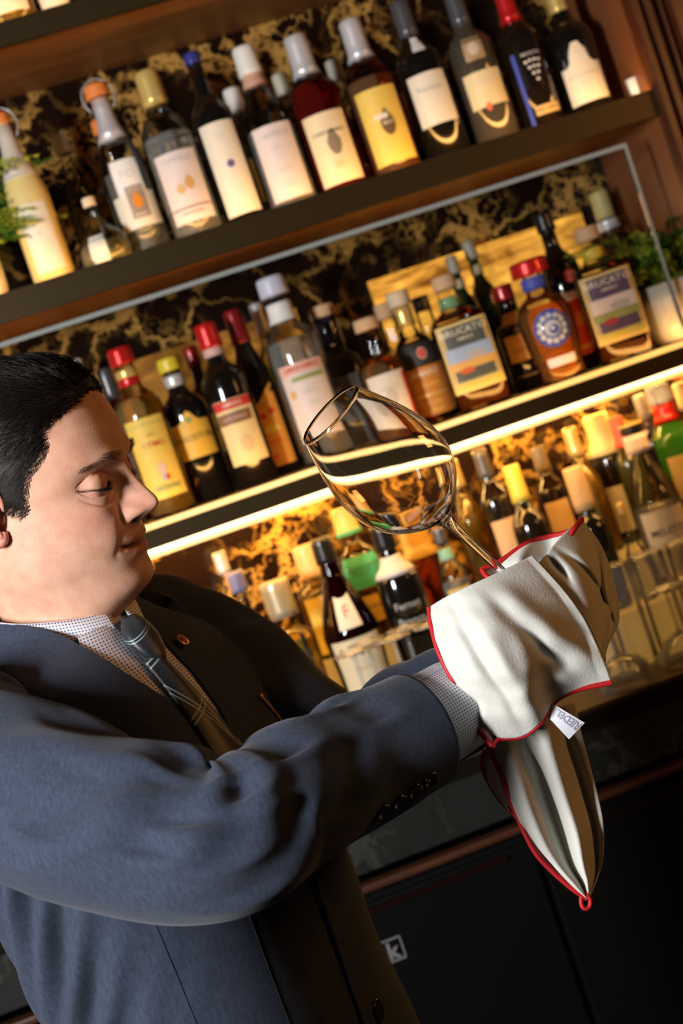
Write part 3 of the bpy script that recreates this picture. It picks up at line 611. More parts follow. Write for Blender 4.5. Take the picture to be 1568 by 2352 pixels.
C('small bottle with blue cap, cream label and red base beside yellow decanter', (532, 1316), (608, 1510), 64, 2.715, 1, sty='spirit', liq=(.7, .05, .03), lev=.45, cap=(mat('slate_blue_cap', (.16, .16, .32), .4), .12, 1.5), labels=[dict(z=(.40, .66), hw=.85, m=PINKT), dict(z=(.28, .40), hw=.9, m=paint((.8, .06, .02)), name='red_band')])
C('slim clear bottle behind the blue-capped small bottle', (498, 1270), (575, 1480), 66, 2.84, 2, sty='spirit', liq=CLR, lev=.5, cap=(C_wht2, .16, 1.1))
C('pale clear bottle above the far jacket shoulder', (392, 1350), (470, 1560), 72, 2.84, 2, sty='spirit', liq=CLR, lev=.5, cap=(C_wht2, .16, 1.1), labels=[dict(z=(.1, .5), hw=.8, m=LGREY)])
C('dark bottle with silver neck stripe right of the wine glass', (1094, 1036), (1190, 1300), 76, 2.84, 2, sty='wine', glass=DKB, cap=(C_grey, .2, 1.1), labels=[dict(z=(.1, .5), hw=.8, m=TAN)])
C('amber bottle with tall tapered gold neck right of the wine glass', (1030, 1060), (1130, 1330), 72, 2.88, 2, sty='slope', liq=GOLDL, lev=.75, cap=(C_gold, .2, 1.1))
C('dark bottle with yellow-green neck foil above the white cloth', (1166, 1072), (1262, 1330), 82, 2.74, 1, sty='wine', glass=DKB, cap=(mat('yellow_green_foil', (.70, .56, .08), .35), .22, 1.2), labels=[dict(z=(.30, .52), hw=.9, m=paint((.66, .2, .06)), items=[(T('AMARO'), 0, .5, .3, CREAM)])])
C('slim dark bottle between yellow foil and tan stopper bottles', (1225, 1030), (1325, 1290), 74, 2.88, 2, sty='wine', glass=DKB, cap=(mat('bronze_capsule', (.22, .16, .08), .4), .2, 1.1), labels=[dict(z=(.3, .55), hw=.8, m=TAN)])
C('black bottle with tall tan stopper above the cloth corner', (1308, 1076), (1400, 1320), 76, 2.73, 1, sty='tub', glass=DK, cap=(mat('tan_stopper', (.62, .40, .18), .6), .30, 1.15))
C('gold bottle with slender neck behind the tan stopper', (1300, 985), (1400, 1260), 78, 2.88, 2, sty='slope', liq=GOLDL, lev=.8, cap=(C_gold, .22, 1.1))
C('brown bottle with ribbed pale yellow stopper near the shelf end', (1362, 954), (1460, 1240), 84, 2.85, 2, sty='spirit', glass=DKB, cap=(mat('pale_yellow_stopper', (.78, .58, .22), .5), .30, 1.7), labels=[dict(z=(.1, .45), hw=.8, m=CREAM)])
C('green-brown bottle with coral red cap near the shelf end', (1408, 960), (1502, 1230), 62, 2.93, 2, sty='wine', glass=dark((.04, .04, .01)), cap=(mat('coral_cap', (.75, .12, .07), .5), .24, 1.35))
C('clear anise bottle with black-gold cap and white black-lettered label', (1436, 976), (1562, 1300), 116, 2.72, 1, sty='slope', liq=CLR, lev=.5, cap=(C_blk, .06, 1.35), neck=[('cap_top', .985, 1.0, C_gold, 1.4), (None, .82, .93, paint((.62, .52, .54)), 1.3)],
  labels=[dict(z=(.10, .48), hw=.95, m=paint((.74, .70, .66)), items=[(T('MELETTI'), 0, .66, .38, INK), (T('anisetta'), .3, .3, .18, GREY), ('band', .5, .1, (.3, .08), paint((.5, .12, .2)))])])
C('dark bottle with grey-blue capsule behind the anise bottle', (1462, 908), (1560, 1190), 62, 2.93, 2, sty='wine', glass=dark((.012, .01, .03)), cap=(mat('grey_capsule', (.20, .19, .20), .4), .2, 1.15))
C('green bottle with blue-white cap over red foil at shelf end', (1504, 886), (1604, 1180), 92, 2.82, 2, sty='wine', glass=dark((.03, .16, .015)), cap=(mat('blue_white_cap', (.42, .48, .72), .4), .13, 1.5), neck=[(None, .74, .87, C_red, 1.35)], labels=[dict(z=(.2, .5), hw=.8, m=GOLD)])
C('cream-capped bottle at the very end of the riser', (1560, 880), (1650, 1150), 80, 2.88, 2, sty='wine', liq=PALE, lev=.6, cap=(C_lwood, .2, 1.2))
C('low round clear flask beside the cloth corner', (1412, 1160), (1472, 1280), 60, 2.71, 1, sty='bulb', liq=CLR, lev=.4, cap=(C_gold, .12, 1.3))

# ---------------- upturned glasses on the bar mat
G_stem = thin_glass('stemware_glass', (.97, .97, .95), .0, 1.5, .17)  # white share mixed in to stand for reflections of a brighter room
ZM = 1.0068
def wineglass(x, y, label, grp, h=.235):
    r = empty('wine_glass', (x, y, ZM)); tag(r, label, 'wine glass', grp)
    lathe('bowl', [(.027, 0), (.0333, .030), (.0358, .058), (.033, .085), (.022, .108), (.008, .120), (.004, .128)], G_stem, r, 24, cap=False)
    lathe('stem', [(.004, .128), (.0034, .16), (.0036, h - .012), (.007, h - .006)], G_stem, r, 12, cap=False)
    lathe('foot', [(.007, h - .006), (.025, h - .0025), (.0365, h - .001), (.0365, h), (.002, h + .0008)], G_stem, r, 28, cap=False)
    return r
k = 0
for row, (y, x0, n) in enumerate([(2.520, .300, 4), (2.590, .338, 4)]):
    for i in range(n):
        wineglass(x0 + i * .076, y, 'upturned stemmed wine glass on the mat below the brown bell bottle', 'upturned wine glasses by the jacket'); k += 1
for row, (y, x0, n) in enumerate([(2.600, 1.150, 1)]):
    for i in range(n):
        wineglass(x0 + i * .078, y, 'upturned stemmed wine glass at the pilaster end of the tumbler row', 'upturned wine glasses by the pilaster', .215)
def collins(x, y):
    r = empty('tumbler', (x, y, ZM)); tag(r, 'tall clear fluted tumbler upturned between coupes and wine glasses', 'tumbler', 'fluted tumblers on the mat')
    V = []; Fc = []; n_ = 48
    for rr, z in ((.034, 0), (.0335, .05), (.0325, .15), (.0315, .198), (.0325, .202), (.0325, .207), (.002, .207)):
        for i in range(n_):
            a = 2 * PI * i / n_; q = rr * (1 + (.03 * math.cos(a * 12) if .01 < z < .199 else 0)); V.append((q * math.cos(a), q * math.sin(a), z))
    for j in range(6):
        for i in range(n_):
            q = j * n_ + i; b = j * n_ + (i + 1) % n_; Fc.append((q, b, b + n_, q + n_))
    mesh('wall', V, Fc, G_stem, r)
for i in range(5): collins(.765 + i * .073, 2.618)
def coupe(x, y, lab):
    r = empty('coupe_glass', (x, y, ZM)); tag(r, lab, 'coupe glass', 'upturned coupes')
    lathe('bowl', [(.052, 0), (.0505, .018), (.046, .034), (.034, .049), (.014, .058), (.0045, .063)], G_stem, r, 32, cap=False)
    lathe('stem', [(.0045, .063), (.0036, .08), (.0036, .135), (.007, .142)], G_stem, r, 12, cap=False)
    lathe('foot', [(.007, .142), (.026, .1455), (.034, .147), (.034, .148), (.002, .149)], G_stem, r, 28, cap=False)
for px, py, lb in ((1450, 1592, 'upturned coupe glass on the mat beside the cloth corner'), (1590, 1545, 'upturned coupe glass on the mat next to the tumblers')):
    d = FW + RT * (px - W / 2) / F - UP * (py - H / 2) / F; q = CAM + d * (2.527 / d[1]); coupe(q[0], 2.527, lb)

# ================================================================== the bartender
def rotm(yaw, pit, rl):
    a, b, c = np.radians([rl, pit, yaw])
    Rx = np.array([[1, 0, 0], [0, math.cos(a), -math.sin(a)], [0, math.sin(a), math.cos(a)]])
    Ry = np.array([[math.cos(b), 0, math.sin(b)], [0, 1, 0], [-math.sin(b), 0, math.cos(b)]])
    Rz = np.array([[math.cos(c), -math.sin(c), 0], [math.sin(c), math.cos(c), 0], [0, 0, 1]])
    return Rz @ Ry @ Rx
HR = rotm(-24, 9, 7); HO = np.array([-.0796, 1.4895, 1.6578])
def sm(z, tab, s=5.):
    """smooth table lookup (mm)"""
    zs = np.array([t[0] for t in tab][::-1], float); vs = np.array([t[1] for t in tab][::-1], float)
    out = 0; wsum = 0
    for k in np.linspace(-2, 2, 9):
        g = math.exp(-k * k / 2); out = out + g * np.interp(z + k * s, zs, vs); wsum += g
    return out / wsum
T_front = [(134, 4), (130, 34), (122, 55), (110, 74), (95, 89), (80, 97), (60, 103), (45, 106), (36, 107), (22, 101), (10, 97), (0, 96), (-12, 96), (-25, 98), (-38, 100), (-52, 101), (-62, 100), (-72, 100), (-82, 101), (-95, 104), (-103, 101), (-110, 93), (-117, 83), (-125, 73), (-134, 66), (-145, 60), (-160, 57), (-185, 58)]
T_back = [(134, 8), (130, 40), (122, 62), (110, 78), (90, 92), (60, 100), (30, 99), (0, 90), (-30, 78), (-60, 70), (-100, 66), (-140, 68), (-185, 74)]
T_wid = [(134, 5), (130, 34), (122, 50), (110, 61), (95, 70), (80, 75), (60, 78), (40, 78), (20, 76), (0, 74), (-15, 74), (-30, 74), (-50, 73), (-70, 69), (-85, 64), (-100, 60), (-112, 59), (-125, 61), (-150, 64), (-185, 70)]
T_nose = [(40, 0), (30, 1), (22, 6), (15, 9.5), (6, 15), (-4, 22), (-12, 28), (-18, 31.5), (-23, 32), (-28, 29), (-33, 20), (-38, 8), (-43, 2), (-48, 0)]
T_nsig = [(40, 9), (22, 8), (10, 7.5), (0, 8), (-12, 9.5), (-20, 11), (-30, 11), (-45, 9)]
def head_surface(z, ph):
    c, s = np.cos(ph), np.sin(ph)
    af = sm(z, T_front, 3.5); ab = sm(z, T_back, 4.); w_ = sm(z, T_wid, 4.)
    p = 2.15
    k = (np.abs(c) ** p + np.abs(s) ** p) ** (-1 / p)
    x = np.where(c > 0, af, ab) * c * k; y = w_ * s * k
    ay = np.abs(y); fr = np.clip((x - 15) / 30, 0, 1)
    dx = np.zeros_like(x); dy = np.zeros_like(x)
    g = lambda a, b, sa, sb: np.exp(-((ay - a) / sa) ** 2 - ((z - b) / sb) ** 2)
    # brow, sockets, cheeks
    dx += 5.0 * g(24, 33, 22, 8) - 3 * g(0, 40, 12, 14) * 0
    dx += -8.5 * g(27, 14, 15, 11) - 4.5 * g(46, 12, 14, 14)
    dx += 4.5 * g(44, -14, 18, 13); dx += 1.8 * g(40, -42, 17, 22)
    # eyeball under the closed lids
    ex, ez, er = 80.2, 10.0, 13.6
    d2 = er ** 2 - ((ay - 33) * .90) ** 2 - (z - ez) ** 2
    lid = np.where(d2 > 0, ex + np.sqrt(np.maximum(d2, 0)), -50)
    base = x + dx
    hcur = lid - base
    dx += np.where((lid > -40) & (fr > .5), np.log1p(np.exp(np.clip(hcur / 1.3, -30, 30))) * 1.3, 0)
    # crease above the lid, lash line, pouch below
    ar = np.clip(1 - ((ay - 33) / 19) ** 2, 0, 1)
    dx += -2.3 * np.exp(-((z - (12.5 + 8.6 * ar)) / 1.3) ** 2) * ar ** .5
    dx += -1.8 * np.exp(-((z - (9.5 - 6.0 * ar)) / 1.1) ** 2) * ar ** .5
    dx += 2.0 * np.exp(-((z - (5 - 8.5 * ar)) / 2.8) ** 2) * ar ** .5
    dx += -1.8 * np.exp(-((z - (0.5 - 12.5 * ar)) / 2.0) ** 2) * ar ** .5
    # nose
    nn = sm(z, T_nose, 1.8); ns = sm(z, T_nsig, 3)
    dx += nn * np.exp(-(ay / ns) ** 2.4)
    dx += 12.0 * np.exp(-((ay - 14) / 6.5) ** 2 - ((z + 27) / 8.5) ** 2)          # wings
    dx += -3.2 * np.exp(-((ay - 21.5) / 3.0) ** 2 - ((z + 28) / 9) ** 2)            # wing groove
    dx += -6.5 * np.exp(-((ay - 8.5) / 4.2) ** 2 - ((z + 36.5) / 2.8) ** 2)          # nostrils
    # philtrum and lips
    lw = np.exp(-(ay / 23) ** 4)
    dx += -1.1 * np.exp(-(ay / 3.5) ** 2 - ((z + 44) / 5) ** 2)
    dx += 4.2 * np.exp(-((z + 54.0 - .010 * ay ** 2 * .4) / 4.8) ** 2) * lw
    dx += 3.8 * np.exp(-((z + 68.5) / 5.6) ** 2) * np.exp(-(ay / 20) ** 4)
    dx += -6.0 * np.exp(-((z + 61.2 - .0035 * ay ** 2) / 1.6) ** 2) * np.exp(-(ay / 29) ** 6)
    dx += -2.0 * np.exp(-((ay - 28) / 4) ** 2 - ((z + 59) / 4) ** 2)
    dx += -2.8 * np.exp(-((z + 80) / 5) ** 2) * np.exp(-(ay / 20) ** 2)
    # smile fold from wing to mouth corner
    t = np.clip((-z - 26) / 36, 0, 1); line = 20 + 16 * t ** .9
    dx += -1.1 * np.exp(-((ay - line) / 3.6) ** 2) * np.clip((-z - 22) / 8, 0, 1) * np.clip((z + 72) / 10, 0, 1)
    dx += .9 * np.exp(-((ay - line - 10) / 8) ** 2) * np.clip((-z - 18) / 10, 0, 1) * np.clip((z + 72) / 14, 0, 1)
    x = x + dx * fr
    # temples hollow, jaw fullness
    y = y * (1 - .035 * np.exp(-((x - 55) / 22) ** 2 - ((z - 38) / 22) ** 2))
    y = y * (1 + .03 * np.exp(-((x - 30) / 30) ** 2 - ((z + 70) / 22) ** 2))
    return x, y
zrows = np.concatenate([134 - 26 * np.linspace(0, 1, 16) ** 2, np.linspace(106.5, 50, 40), np.linspace(49.2, -125, 230), np.linspace(-127, -185, 30)])
t_ = np.linspace(-1, 1, 301)[:-1]; phis = PI * (0.55 * t_ + 0.45 * t_ ** 3)
Zg, Pg = np.meshgrid(zrows, phis, indexing='ij'); Xg, Yg = head_surface(Zg, Pg)
nH, mH = Zg.shape
HL = np.stack([Xg, Yg, Zg], -1).reshape(-1, 3) / 1000.
HW_ = HL @ HR.T + HO
HF = [(j * mH + i, j * mH + (i + 1) % mH, (j + 1) * mH + (i + 1) % mH, (j + 1) * mH + i) for j in range(nH - 1) for i in range(mH)]
HF = [f[::-1] for f in HF]; HF.append(tuple(range(mH)))
head_bvh = BVHTree.FromPolygons([tuple(v) for v in HW_], HF)
def ray(px, py, bvh):
    d = FW + RT * (px - W / 2) / F - UP * (py - H / 2) / F
    return bvh.ray_cast(Vector(CAM), Vector(d).normalized())
def to_local(v): return HR.T @ (np.array(v) - HO)

person = empty('person', (-.06, 1.5, 0)); tag(person, 'dark-haired bartender in blue-grey suit and dark plaid tie polishing wine glass', 'person')
PO = np.array([-.06, 1.5, 0.])
def pm(name, V, Fc, m, parent=None, smooth=True):
    """mesh given in world coordinates, parented under the person"""
    return mesh(name, [np.asarray(v) - PO for v in V], Fc, m, parent or person, smooth)

# ---- ear (outer rim, inner ridge, bowl, lobe)
def ear(side):
    parts = []
    c = np.array([-8., side * 75., 2.])
    ax = lambda u, v, o: c + np.array([u, side * (o + .28 * -u), v + .18 * -u * 0])
    rim = [(8, 4, 2), (10, 16, 5), (6, 28, 8), (-6, 33, 11), (-18, 28, 13), (-23, 12, 13), (-20, -6, 12), (-13, -20, 9), (-5, -27, 6), (2, -24, 4), (4, -16, 2)]
    P = np.array([ax(*q) for q in rim]); parts.append(tube_g(spline(P, 44), np.interp(np.linspace(0, 1, 44), [0, .2, .6, .8, .9, 1], [3, 3.6, 3.6, 4.4, 6., 4.]), 8))
    inner = [(2, 10, 3), (-4, 20, 6), (-12, 18, 8), (-14, 4, 9), (-11, -8, 7), (-4, -14, 4)]
    parts.append(tube_g(spline(np.array([ax(*q) for q in inner]), 24), 3.0, 8))
    parts.append(ellipsoid_g(ax(-9, 4, 5), (16, 5, 26)))
    parts.append(ellipsoid_g(ax(-3, -21, 5), (8.5, 4.5, 10)))
    parts.append(ellipsoid_g(ax(5, -2, 2), (4, 4, 7)))
    V, Fc = join_g(parts); return (np.array(V) / 1000.) @ HR.T + HO, Fc
# ---- torso core, arms, hands under the clothes
TF = np.array([math.cos(math.radians(33)), -math.sin(math.radians(33)), 0]); TL = np.array([math.sin(math.radians(33)), math.cos(math.radians(33)), 0])
TC = np.array([-.100, 1.515, 0])
T_tab = [(1.545, .066, .070, -.005), (1.520, .085, .078, -.005), (1.497, .125, .090, -.004), (1.470, .178, .104, 0), (1.440, .208, .118, .004), (1.40, .218, .132, .008), (1.33, .218, .146, .014), (1.25, .212, .152, .018), (1.15, .206, .154, .022), (1.05, .208, .158, .022), (.95, .214, .162, .02), (.84, .22, .166, .015)]
def tt(z, k):
    zs = [t[0] for t in T_tab][::-1]; return np.interp(z, zs, [t[k] for t in T_tab][::-1])
def TS(a, z, off=0.):
    """point on the jacket; a = angle from the chest line towards his left (deg)"""
    a = np.radians(a); wl, df, cf = tt(z, 1), tt(z, 2), tt(z, 3)
    p = 2.35; c, s = np.cos(a), np.sin(a); k = (abs(c) ** p + abs(s) ** p) ** (-1 / p)
    df = df * (1 - .32 * max(0., -c))
    lean = (1.5 - z) * .03
    q = TC + TF * (cf + lean + (df * k + off) * c) + TL * ((wl * k + off) * s)
    return np.array([q[0], q[1], z])
SH = np.array([-.222, 1.375, 1.462]); EL = at(470, 1938, 1.15); CU = at(962, 1676, 1.28); HA = at(1215, 1425, 1.345)
LSH = TS(88, 1.455, -.03); LEL = at(790, 1745, 1.54); LWR = at(1130, 1560, 1.44); LHA = at(1290, 1400, 1.40)
def hand_g(wr, palm, tipdir, side, grip):
    """palm, four bent fingers of different lengths and a thumb from the palm's side"""
    f = tipdir / np.linalg.norm(tipdir); n = grip - f * (grip @ f); n /= np.linalg.norm(n); s = np.cross(f, n) * side
    M = np.stack([f, s, n], 1); parts = [tube_g(spline([wr, (wr + palm) / 2 - n * .004, palm], 8), np.linspace(.026, .030, 8), 12), ellipsoid_g(palm, (.046, .040, .017), 16, 10, M)]
    for i, L in enumerate((.072, .080, .074, .058)):
        b = palm + f * .038 + s * (-.028 + .0185 * i)
        P = [b - f * .01, b + f * L * .42 + n * .006, b + f * L * .62 + n * L * .36, b + f * L * .42 + n * L * .66]
        parts.append(tube_g(spline(P, 12), np.linspace(.0095, .0072, 12), 10))
    b = palm - s * .034 - f * .012
    parts.append(tube_g(spline([b, b - s * .022 + f * .02 + n * .012, b - s * .018 + f * .045 + n * .032, b + f * .058 + n * .046], 12), np.linspace(.012, .0085, 12), 10))
    return parts
rows = [TS(a, z, -.014) for z in np.linspace(1.53, .86, 26) for a in np.linspace(0, 360, 37)[:-1]]
tf_ = [(j * 36 + i, j * 36 + (i + 1) % 36, (j + 1) * 36 + (i + 1) % 36, (j + 1) * 36 + i) for j in range(25) for i in range(36)]
body_parts = [(list(HW_), HF), ear(-1), ear(1), (rows, tf_),
    tube_g(spline([SH, (SH + EL) / 2, EL, (EL + CU) / 2, CU, at(1060, 1600, 1.31), at(1110, 1545, 1.325)], 40), np.interp(np.linspace(0, 1, 40), [0, .3, .5, .75, 1], [.055, .05, .045, .038, .028]), 14),
    tube_g(spline([LSH, (LSH + LEL) / 2, LEL, (LEL + LWR) / 2, LWR], 40), np.interp(np.linspace(0, 1, 40), [0, .3, .5, .75, 1], [.055, .05, .045, .038, .028]), 14)]
body_parts += hand_g(at(1105, 1550, 1.324), at(1185, 1455, 1.35), HA - CU + np.array([0, .01, .02]), 1, np.array([.2, .9, .2]))
body_parts += hand_g(LWR, at(1250, 1460, 1.425), LHA - LWR, -1, np.array([-.3, -.6, .5]))
V, Fc = join_g(body_parts)
M_skin = mat('skin', (.6, .33, .22), .48, sss=.12)
body = pm('body', V, Fc, M_skin)
# skin tone per vertex: lips, ears, cheeks, shaven beard; painted shade in mouth slit and nostrils
tone = np.ones((len(V), 4)); base_c = np.array([.64, .355, .235])
L_ = HL * 1000; ay = np.abs(L_[:, 1]); z = L_[:, 2]; xx = L_[:, 0]
tn = np.tile(base_c, (len(L_), 1))
def mixc(mask, c):
    global tn
    tn = tn * (1 - mask[:, None]) + np.array(c) * mask[:, None]
front = np.clip((xx - 30) / 20, 0, 1)
mixc(.45 * np.exp(-((ay - 42) / 20) ** 2 - ((z + 22) / 20) ** 2) * front, (.70, .32, .235))
mixc(.40 * np.exp(-((ay - 8) / 14) ** 2 - ((z + 26) / 12) ** 2) * front, (.68, .31, .22))
beard = np.clip((-z - 36) / 14, 0, 1) * np.clip((z + 128) / 14, 0, 1) * np.clip((xx + 5) / 30, 0, 1)
mixc(.22 * beard, (.42, .28, .21))
up_ = np.clip(1.3 - np.abs((z + 55.5 - .004 * ay ** 2) / 5.6) ** 3, 0, 1); lo_ = np.clip(1.3 - np.abs((z + 67.5 - .008 * ay ** 2) / 6.5) ** 3, 0, 1)
mixc(.75 * np.maximum(up_, lo_) * np.clip((27 - ay) / 3, 0, 1) * front, (.46, .17, .13))
mixc(.9 * np.exp(-((z + 61.2 - .0035 * ay ** 2) / 1.2) ** 2) * np.clip((29 - ay) / 3, 0, 1) * front, (.05, .015, .012))  # shade between the lips, painted into the tone
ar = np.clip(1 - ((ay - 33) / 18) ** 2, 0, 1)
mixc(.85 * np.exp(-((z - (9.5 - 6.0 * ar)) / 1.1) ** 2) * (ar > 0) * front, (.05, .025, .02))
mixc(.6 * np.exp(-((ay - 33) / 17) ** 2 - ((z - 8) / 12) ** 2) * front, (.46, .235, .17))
mixc(.9 * np.exp(-((ay - 8.5) / 3.6) ** 2 - ((z + 37) / 2.4) ** 2) * front, (.06, .02, .015))  # shade inside the nostrils, painted into the tone
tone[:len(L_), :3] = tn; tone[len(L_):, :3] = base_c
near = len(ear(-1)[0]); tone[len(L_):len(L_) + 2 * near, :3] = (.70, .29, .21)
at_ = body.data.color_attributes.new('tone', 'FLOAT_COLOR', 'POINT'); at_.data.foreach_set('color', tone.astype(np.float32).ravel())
nt, lk, b = nodes(M_skin)
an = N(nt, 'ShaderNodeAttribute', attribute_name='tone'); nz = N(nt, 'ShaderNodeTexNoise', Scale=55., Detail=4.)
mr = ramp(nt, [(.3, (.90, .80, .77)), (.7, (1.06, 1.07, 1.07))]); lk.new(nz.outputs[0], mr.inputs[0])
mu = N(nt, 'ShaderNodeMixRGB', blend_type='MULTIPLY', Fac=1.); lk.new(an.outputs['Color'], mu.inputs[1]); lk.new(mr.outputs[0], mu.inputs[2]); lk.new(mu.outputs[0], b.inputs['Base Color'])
n2 = N(nt, 'ShaderNodeTexNoise', Scale=900., Detail=2.); tcn = nt.new('ShaderNodeTexCoord'); lk.new(tcn.outputs['Object'], n2.inputs['Vector']); lk.new(tcn.outputs['Object'], nz.inputs['Vector'])
bp = N(nt, 'ShaderNodeBump', Strength=.35, Distance=.0007); lk.new(n2.outputs[0], bp.inputs['Height']); lk.new(bp.outputs[0], b.inputs['Normal'])

# ---- hair
hp = [(252, 902), (232, 903), (200, 915), (171, 933), (138, 963), (112, 985), (116, 1025), (103, 1055), (74, 1092), (68, 1132), (72, 1175), (52, 1190), (30, 1180)]
pts = []
for q in hp:
    h_ = ray(*q, head_bvh)
    if h_[0] is not None:
        l = to_local(h_[0]) * 1000; pts.append((l[0], l[2]))
HAIRLINE = pts
poly = np.array(pts + [(5, 4), (-15, 30), (-26, 20), (-34, -20), (-60, -62), (-140, -62), (-140, 170), (100, 170)])
def inside(px_, pz_):
    r = np.zeros(len(px_), bool); k = len(poly)
    for i in range(k):
        x1, z1 = poly[i]; x2, z2 = poly[(i + 1) % k]
        cnd = ((z1 > pz_) != (z2 > pz_)); xi = (x2 - x1) * (pz_ - z1) / (z2 - z1 + 1e-9) + x1
        r ^= cnd & (px_ < xi)
    return r
def edge_dist(px_, pz_):
    d = np.full(len(px_), 1e9)
    for i in range(len(pts) - 1):
        a_ = np.array(pts[i]); b_ = np.array(pts[i + 1]); ab = b_ - a_
        t = np.clip(((px_ - a_[0]) * ab[0] + (pz_ - a_[1]) * ab[1]) / (ab @ ab + 1e-9), 0, 1)
        d = np.minimum(d, np.hypot(px_ - a_[0] - t * ab[0], pz_ - a_[1] - t * ab[1]))
    return d
def nmap(px_, py_, pz_): return np.sin(px_ * .11 + 2.1 * np.sin(py_ * .06) + pz_ * .05) * np.cos(py_ * .09 + pz_ * .07)
Hm = HL * 1000
Gn = Hm.reshape(nH, mH, 3); du = np.roll(Gn, -1, 1) - np.roll(Gn, 1, 1); dv = np.gradient(Gn, axis=0); HN = np.cross(dv, du).reshape(-1, 3); HN /= np.linalg.norm(HN, axis=1)[:, None] + 1e-9
if (HN * Hm).sum() < 0: HN = -HN
msk = inside(Hm[:, 0], Hm[:, 2]); ed = edge_dist(Hm[:, 0], Hm[:, 2])
topw = np.clip((Hm[:, 2] - 55) / 45, 0, 1)
thick = (.6 + 6.0 * topw + 1.2 * (1 - topw)) * np.clip(ed / 14, .05, 1) + 1.2 * topw * nmap(*Hm.T) * np.clip(ed / 14, 0, 1)
cap_l = Hm + HN * thick[:, None]
core = msk & ((ed > 5.5) | (Hm[:, 2] > 120)); keep = [f for f in HF[:-1] if all(core[i] for i in f)]
used = sorted(set(i for f in keep for i in f)); mp_ = {v: i for i, v in enumerate(used)}
top_ring = [mp_[i] for i in range(mH) if i in mp_]
cV = (cap_l[used] / 1000) @ HR.T + HO
M_hair = mat('dark_brown_hair', (.010, .0062, .0042), .42, spec=.28)
hair = pm('hair', cV, [tuple(mp_[i] for i in f) for f in keep] + ([tuple(top_ring)] if len(top_ring) > 2 else []), M_hair)
rng = np.random.RandomState(5)
cand = np.where(msk)[0]
area_w = np.linalg.norm(np.cross(dv, du).reshape(-1, 3), axis=1)[cand] * (1 + 1.6 * np.exp(-(ed[cand] / 9) ** 2)) * np.where(Hm[cand, 1] < 30, 1.0, .35)
sel = cand[rng.choice(len(cand), 15000, p=area_w / area_w.sum())]
V = []; Fc = []
NS = 8
for i in sel:
    p = Hm[i]; n = HN[i]; tw = topw[i]; e_ = min(1, ed[i] / 14)
    flow = np.array([-1.0, 0.10 * np.sign(p[1]), -.15 - .75 * (1 - tw)]) + .30 * nmap(p[0] * .6, p[1], p[2]) * np.array([0, 1, .4]) + rng.normal(0, .12, 3)
    tg = flow - n * (flow @ n); tg /= np.linalg.norm(tg) + 1e-9; sd = np.cross(n, tg)
    L = (14 + 40 * tw) * rng.uniform(.7, 1.15) * (.45 + .55 * e_); lift = (2.5 + 11 * tw) * (.5 + .5 * e_) * rng.uniform(.7, 1.25)
    ph = 2.5 * nmap(p[0] * .35, p[1] * .4, p[2] * .3) + rng.normal(0, .25); wav = (1.0 + 3.4 * tw)
    pr = []
    rad = np.linalg.norm(p * np.array([1, 1, .9]))
    for k in range(NS):
        t = k / (NS - 1)
        q = p + tg * L * t + n * (lift * math.sin(min(1, t * 1.5) * PI / 2) - (L * t) ** 2 / (2 * 95)) + (sd * math.sin(ph + t * 5.0) - sd * math.sin(ph)) * wav * t + n * wav * .45 * math.sin(ph * 1.3 + t * 6) * t
        pr.append(q)
    pr = np.array(pr); r0 = .17 + .15 * tw
    k0 = len(V)
    for k in range(NS):
        r = r0 * (1 - .75 * (k / (NS - 1)) ** 2)
        V += [pr[k] + sd * r, pr[k] - sd * r * .5 + n * r * .87, pr[k] - sd * r * .5 - n * r * .87]
    for k in range(NS - 1):
        for j in range(3):
            a = k0 + 3 * k + j; b_ = k0 + 3 * k + (j + 1) % 3; Fc.append((a, b_, b_ + 3, a + 3))
hs = pm('hair_strands', (np.array(V) / 1000) @ HR.T + HO, Fc, M_hair, hair); hs['kind'] = 'stuff'
# eyebrows and lashes
def fwd_hit(y, z):
    o = HO + HR @ np.array([.2, y / 1000, z / 1000]); d = HR @ np.array([-1., 0, 0])
    h = head_bvh.ray_cast(Vector(o), Vector(d)); return np.array(h[0]), np.array(h[1])
def hairlets(name, roots, m, parent):
    V = []; Fc = []
    for p, d, L, r, curl in roots:
        d = d / np.linalg.norm(d); s = np.cross(d, [.3, .2, 1]); s /= np.linalg.norm(s); q = np.cross(d, s)
        k0 = len(V)
        for k in range(4):
            t = k / 3; c = p + d * L * t + curl * L * t * t; rr = r * (1 - .85 * t)
            V += [c + s * rr, c - s * rr * .5 + q * rr * .8, c - s * rr * .5 - q * rr * .8]
        for k in range(3):
            for j in range(3):
                a = k0 + 3 * k + j; b_ = k0 + 3 * k + (j + 1) % 3; Fc.append((a, b_, b_ + 3, a + 3))
    o = pm(name, V, Fc, m, parent); return o
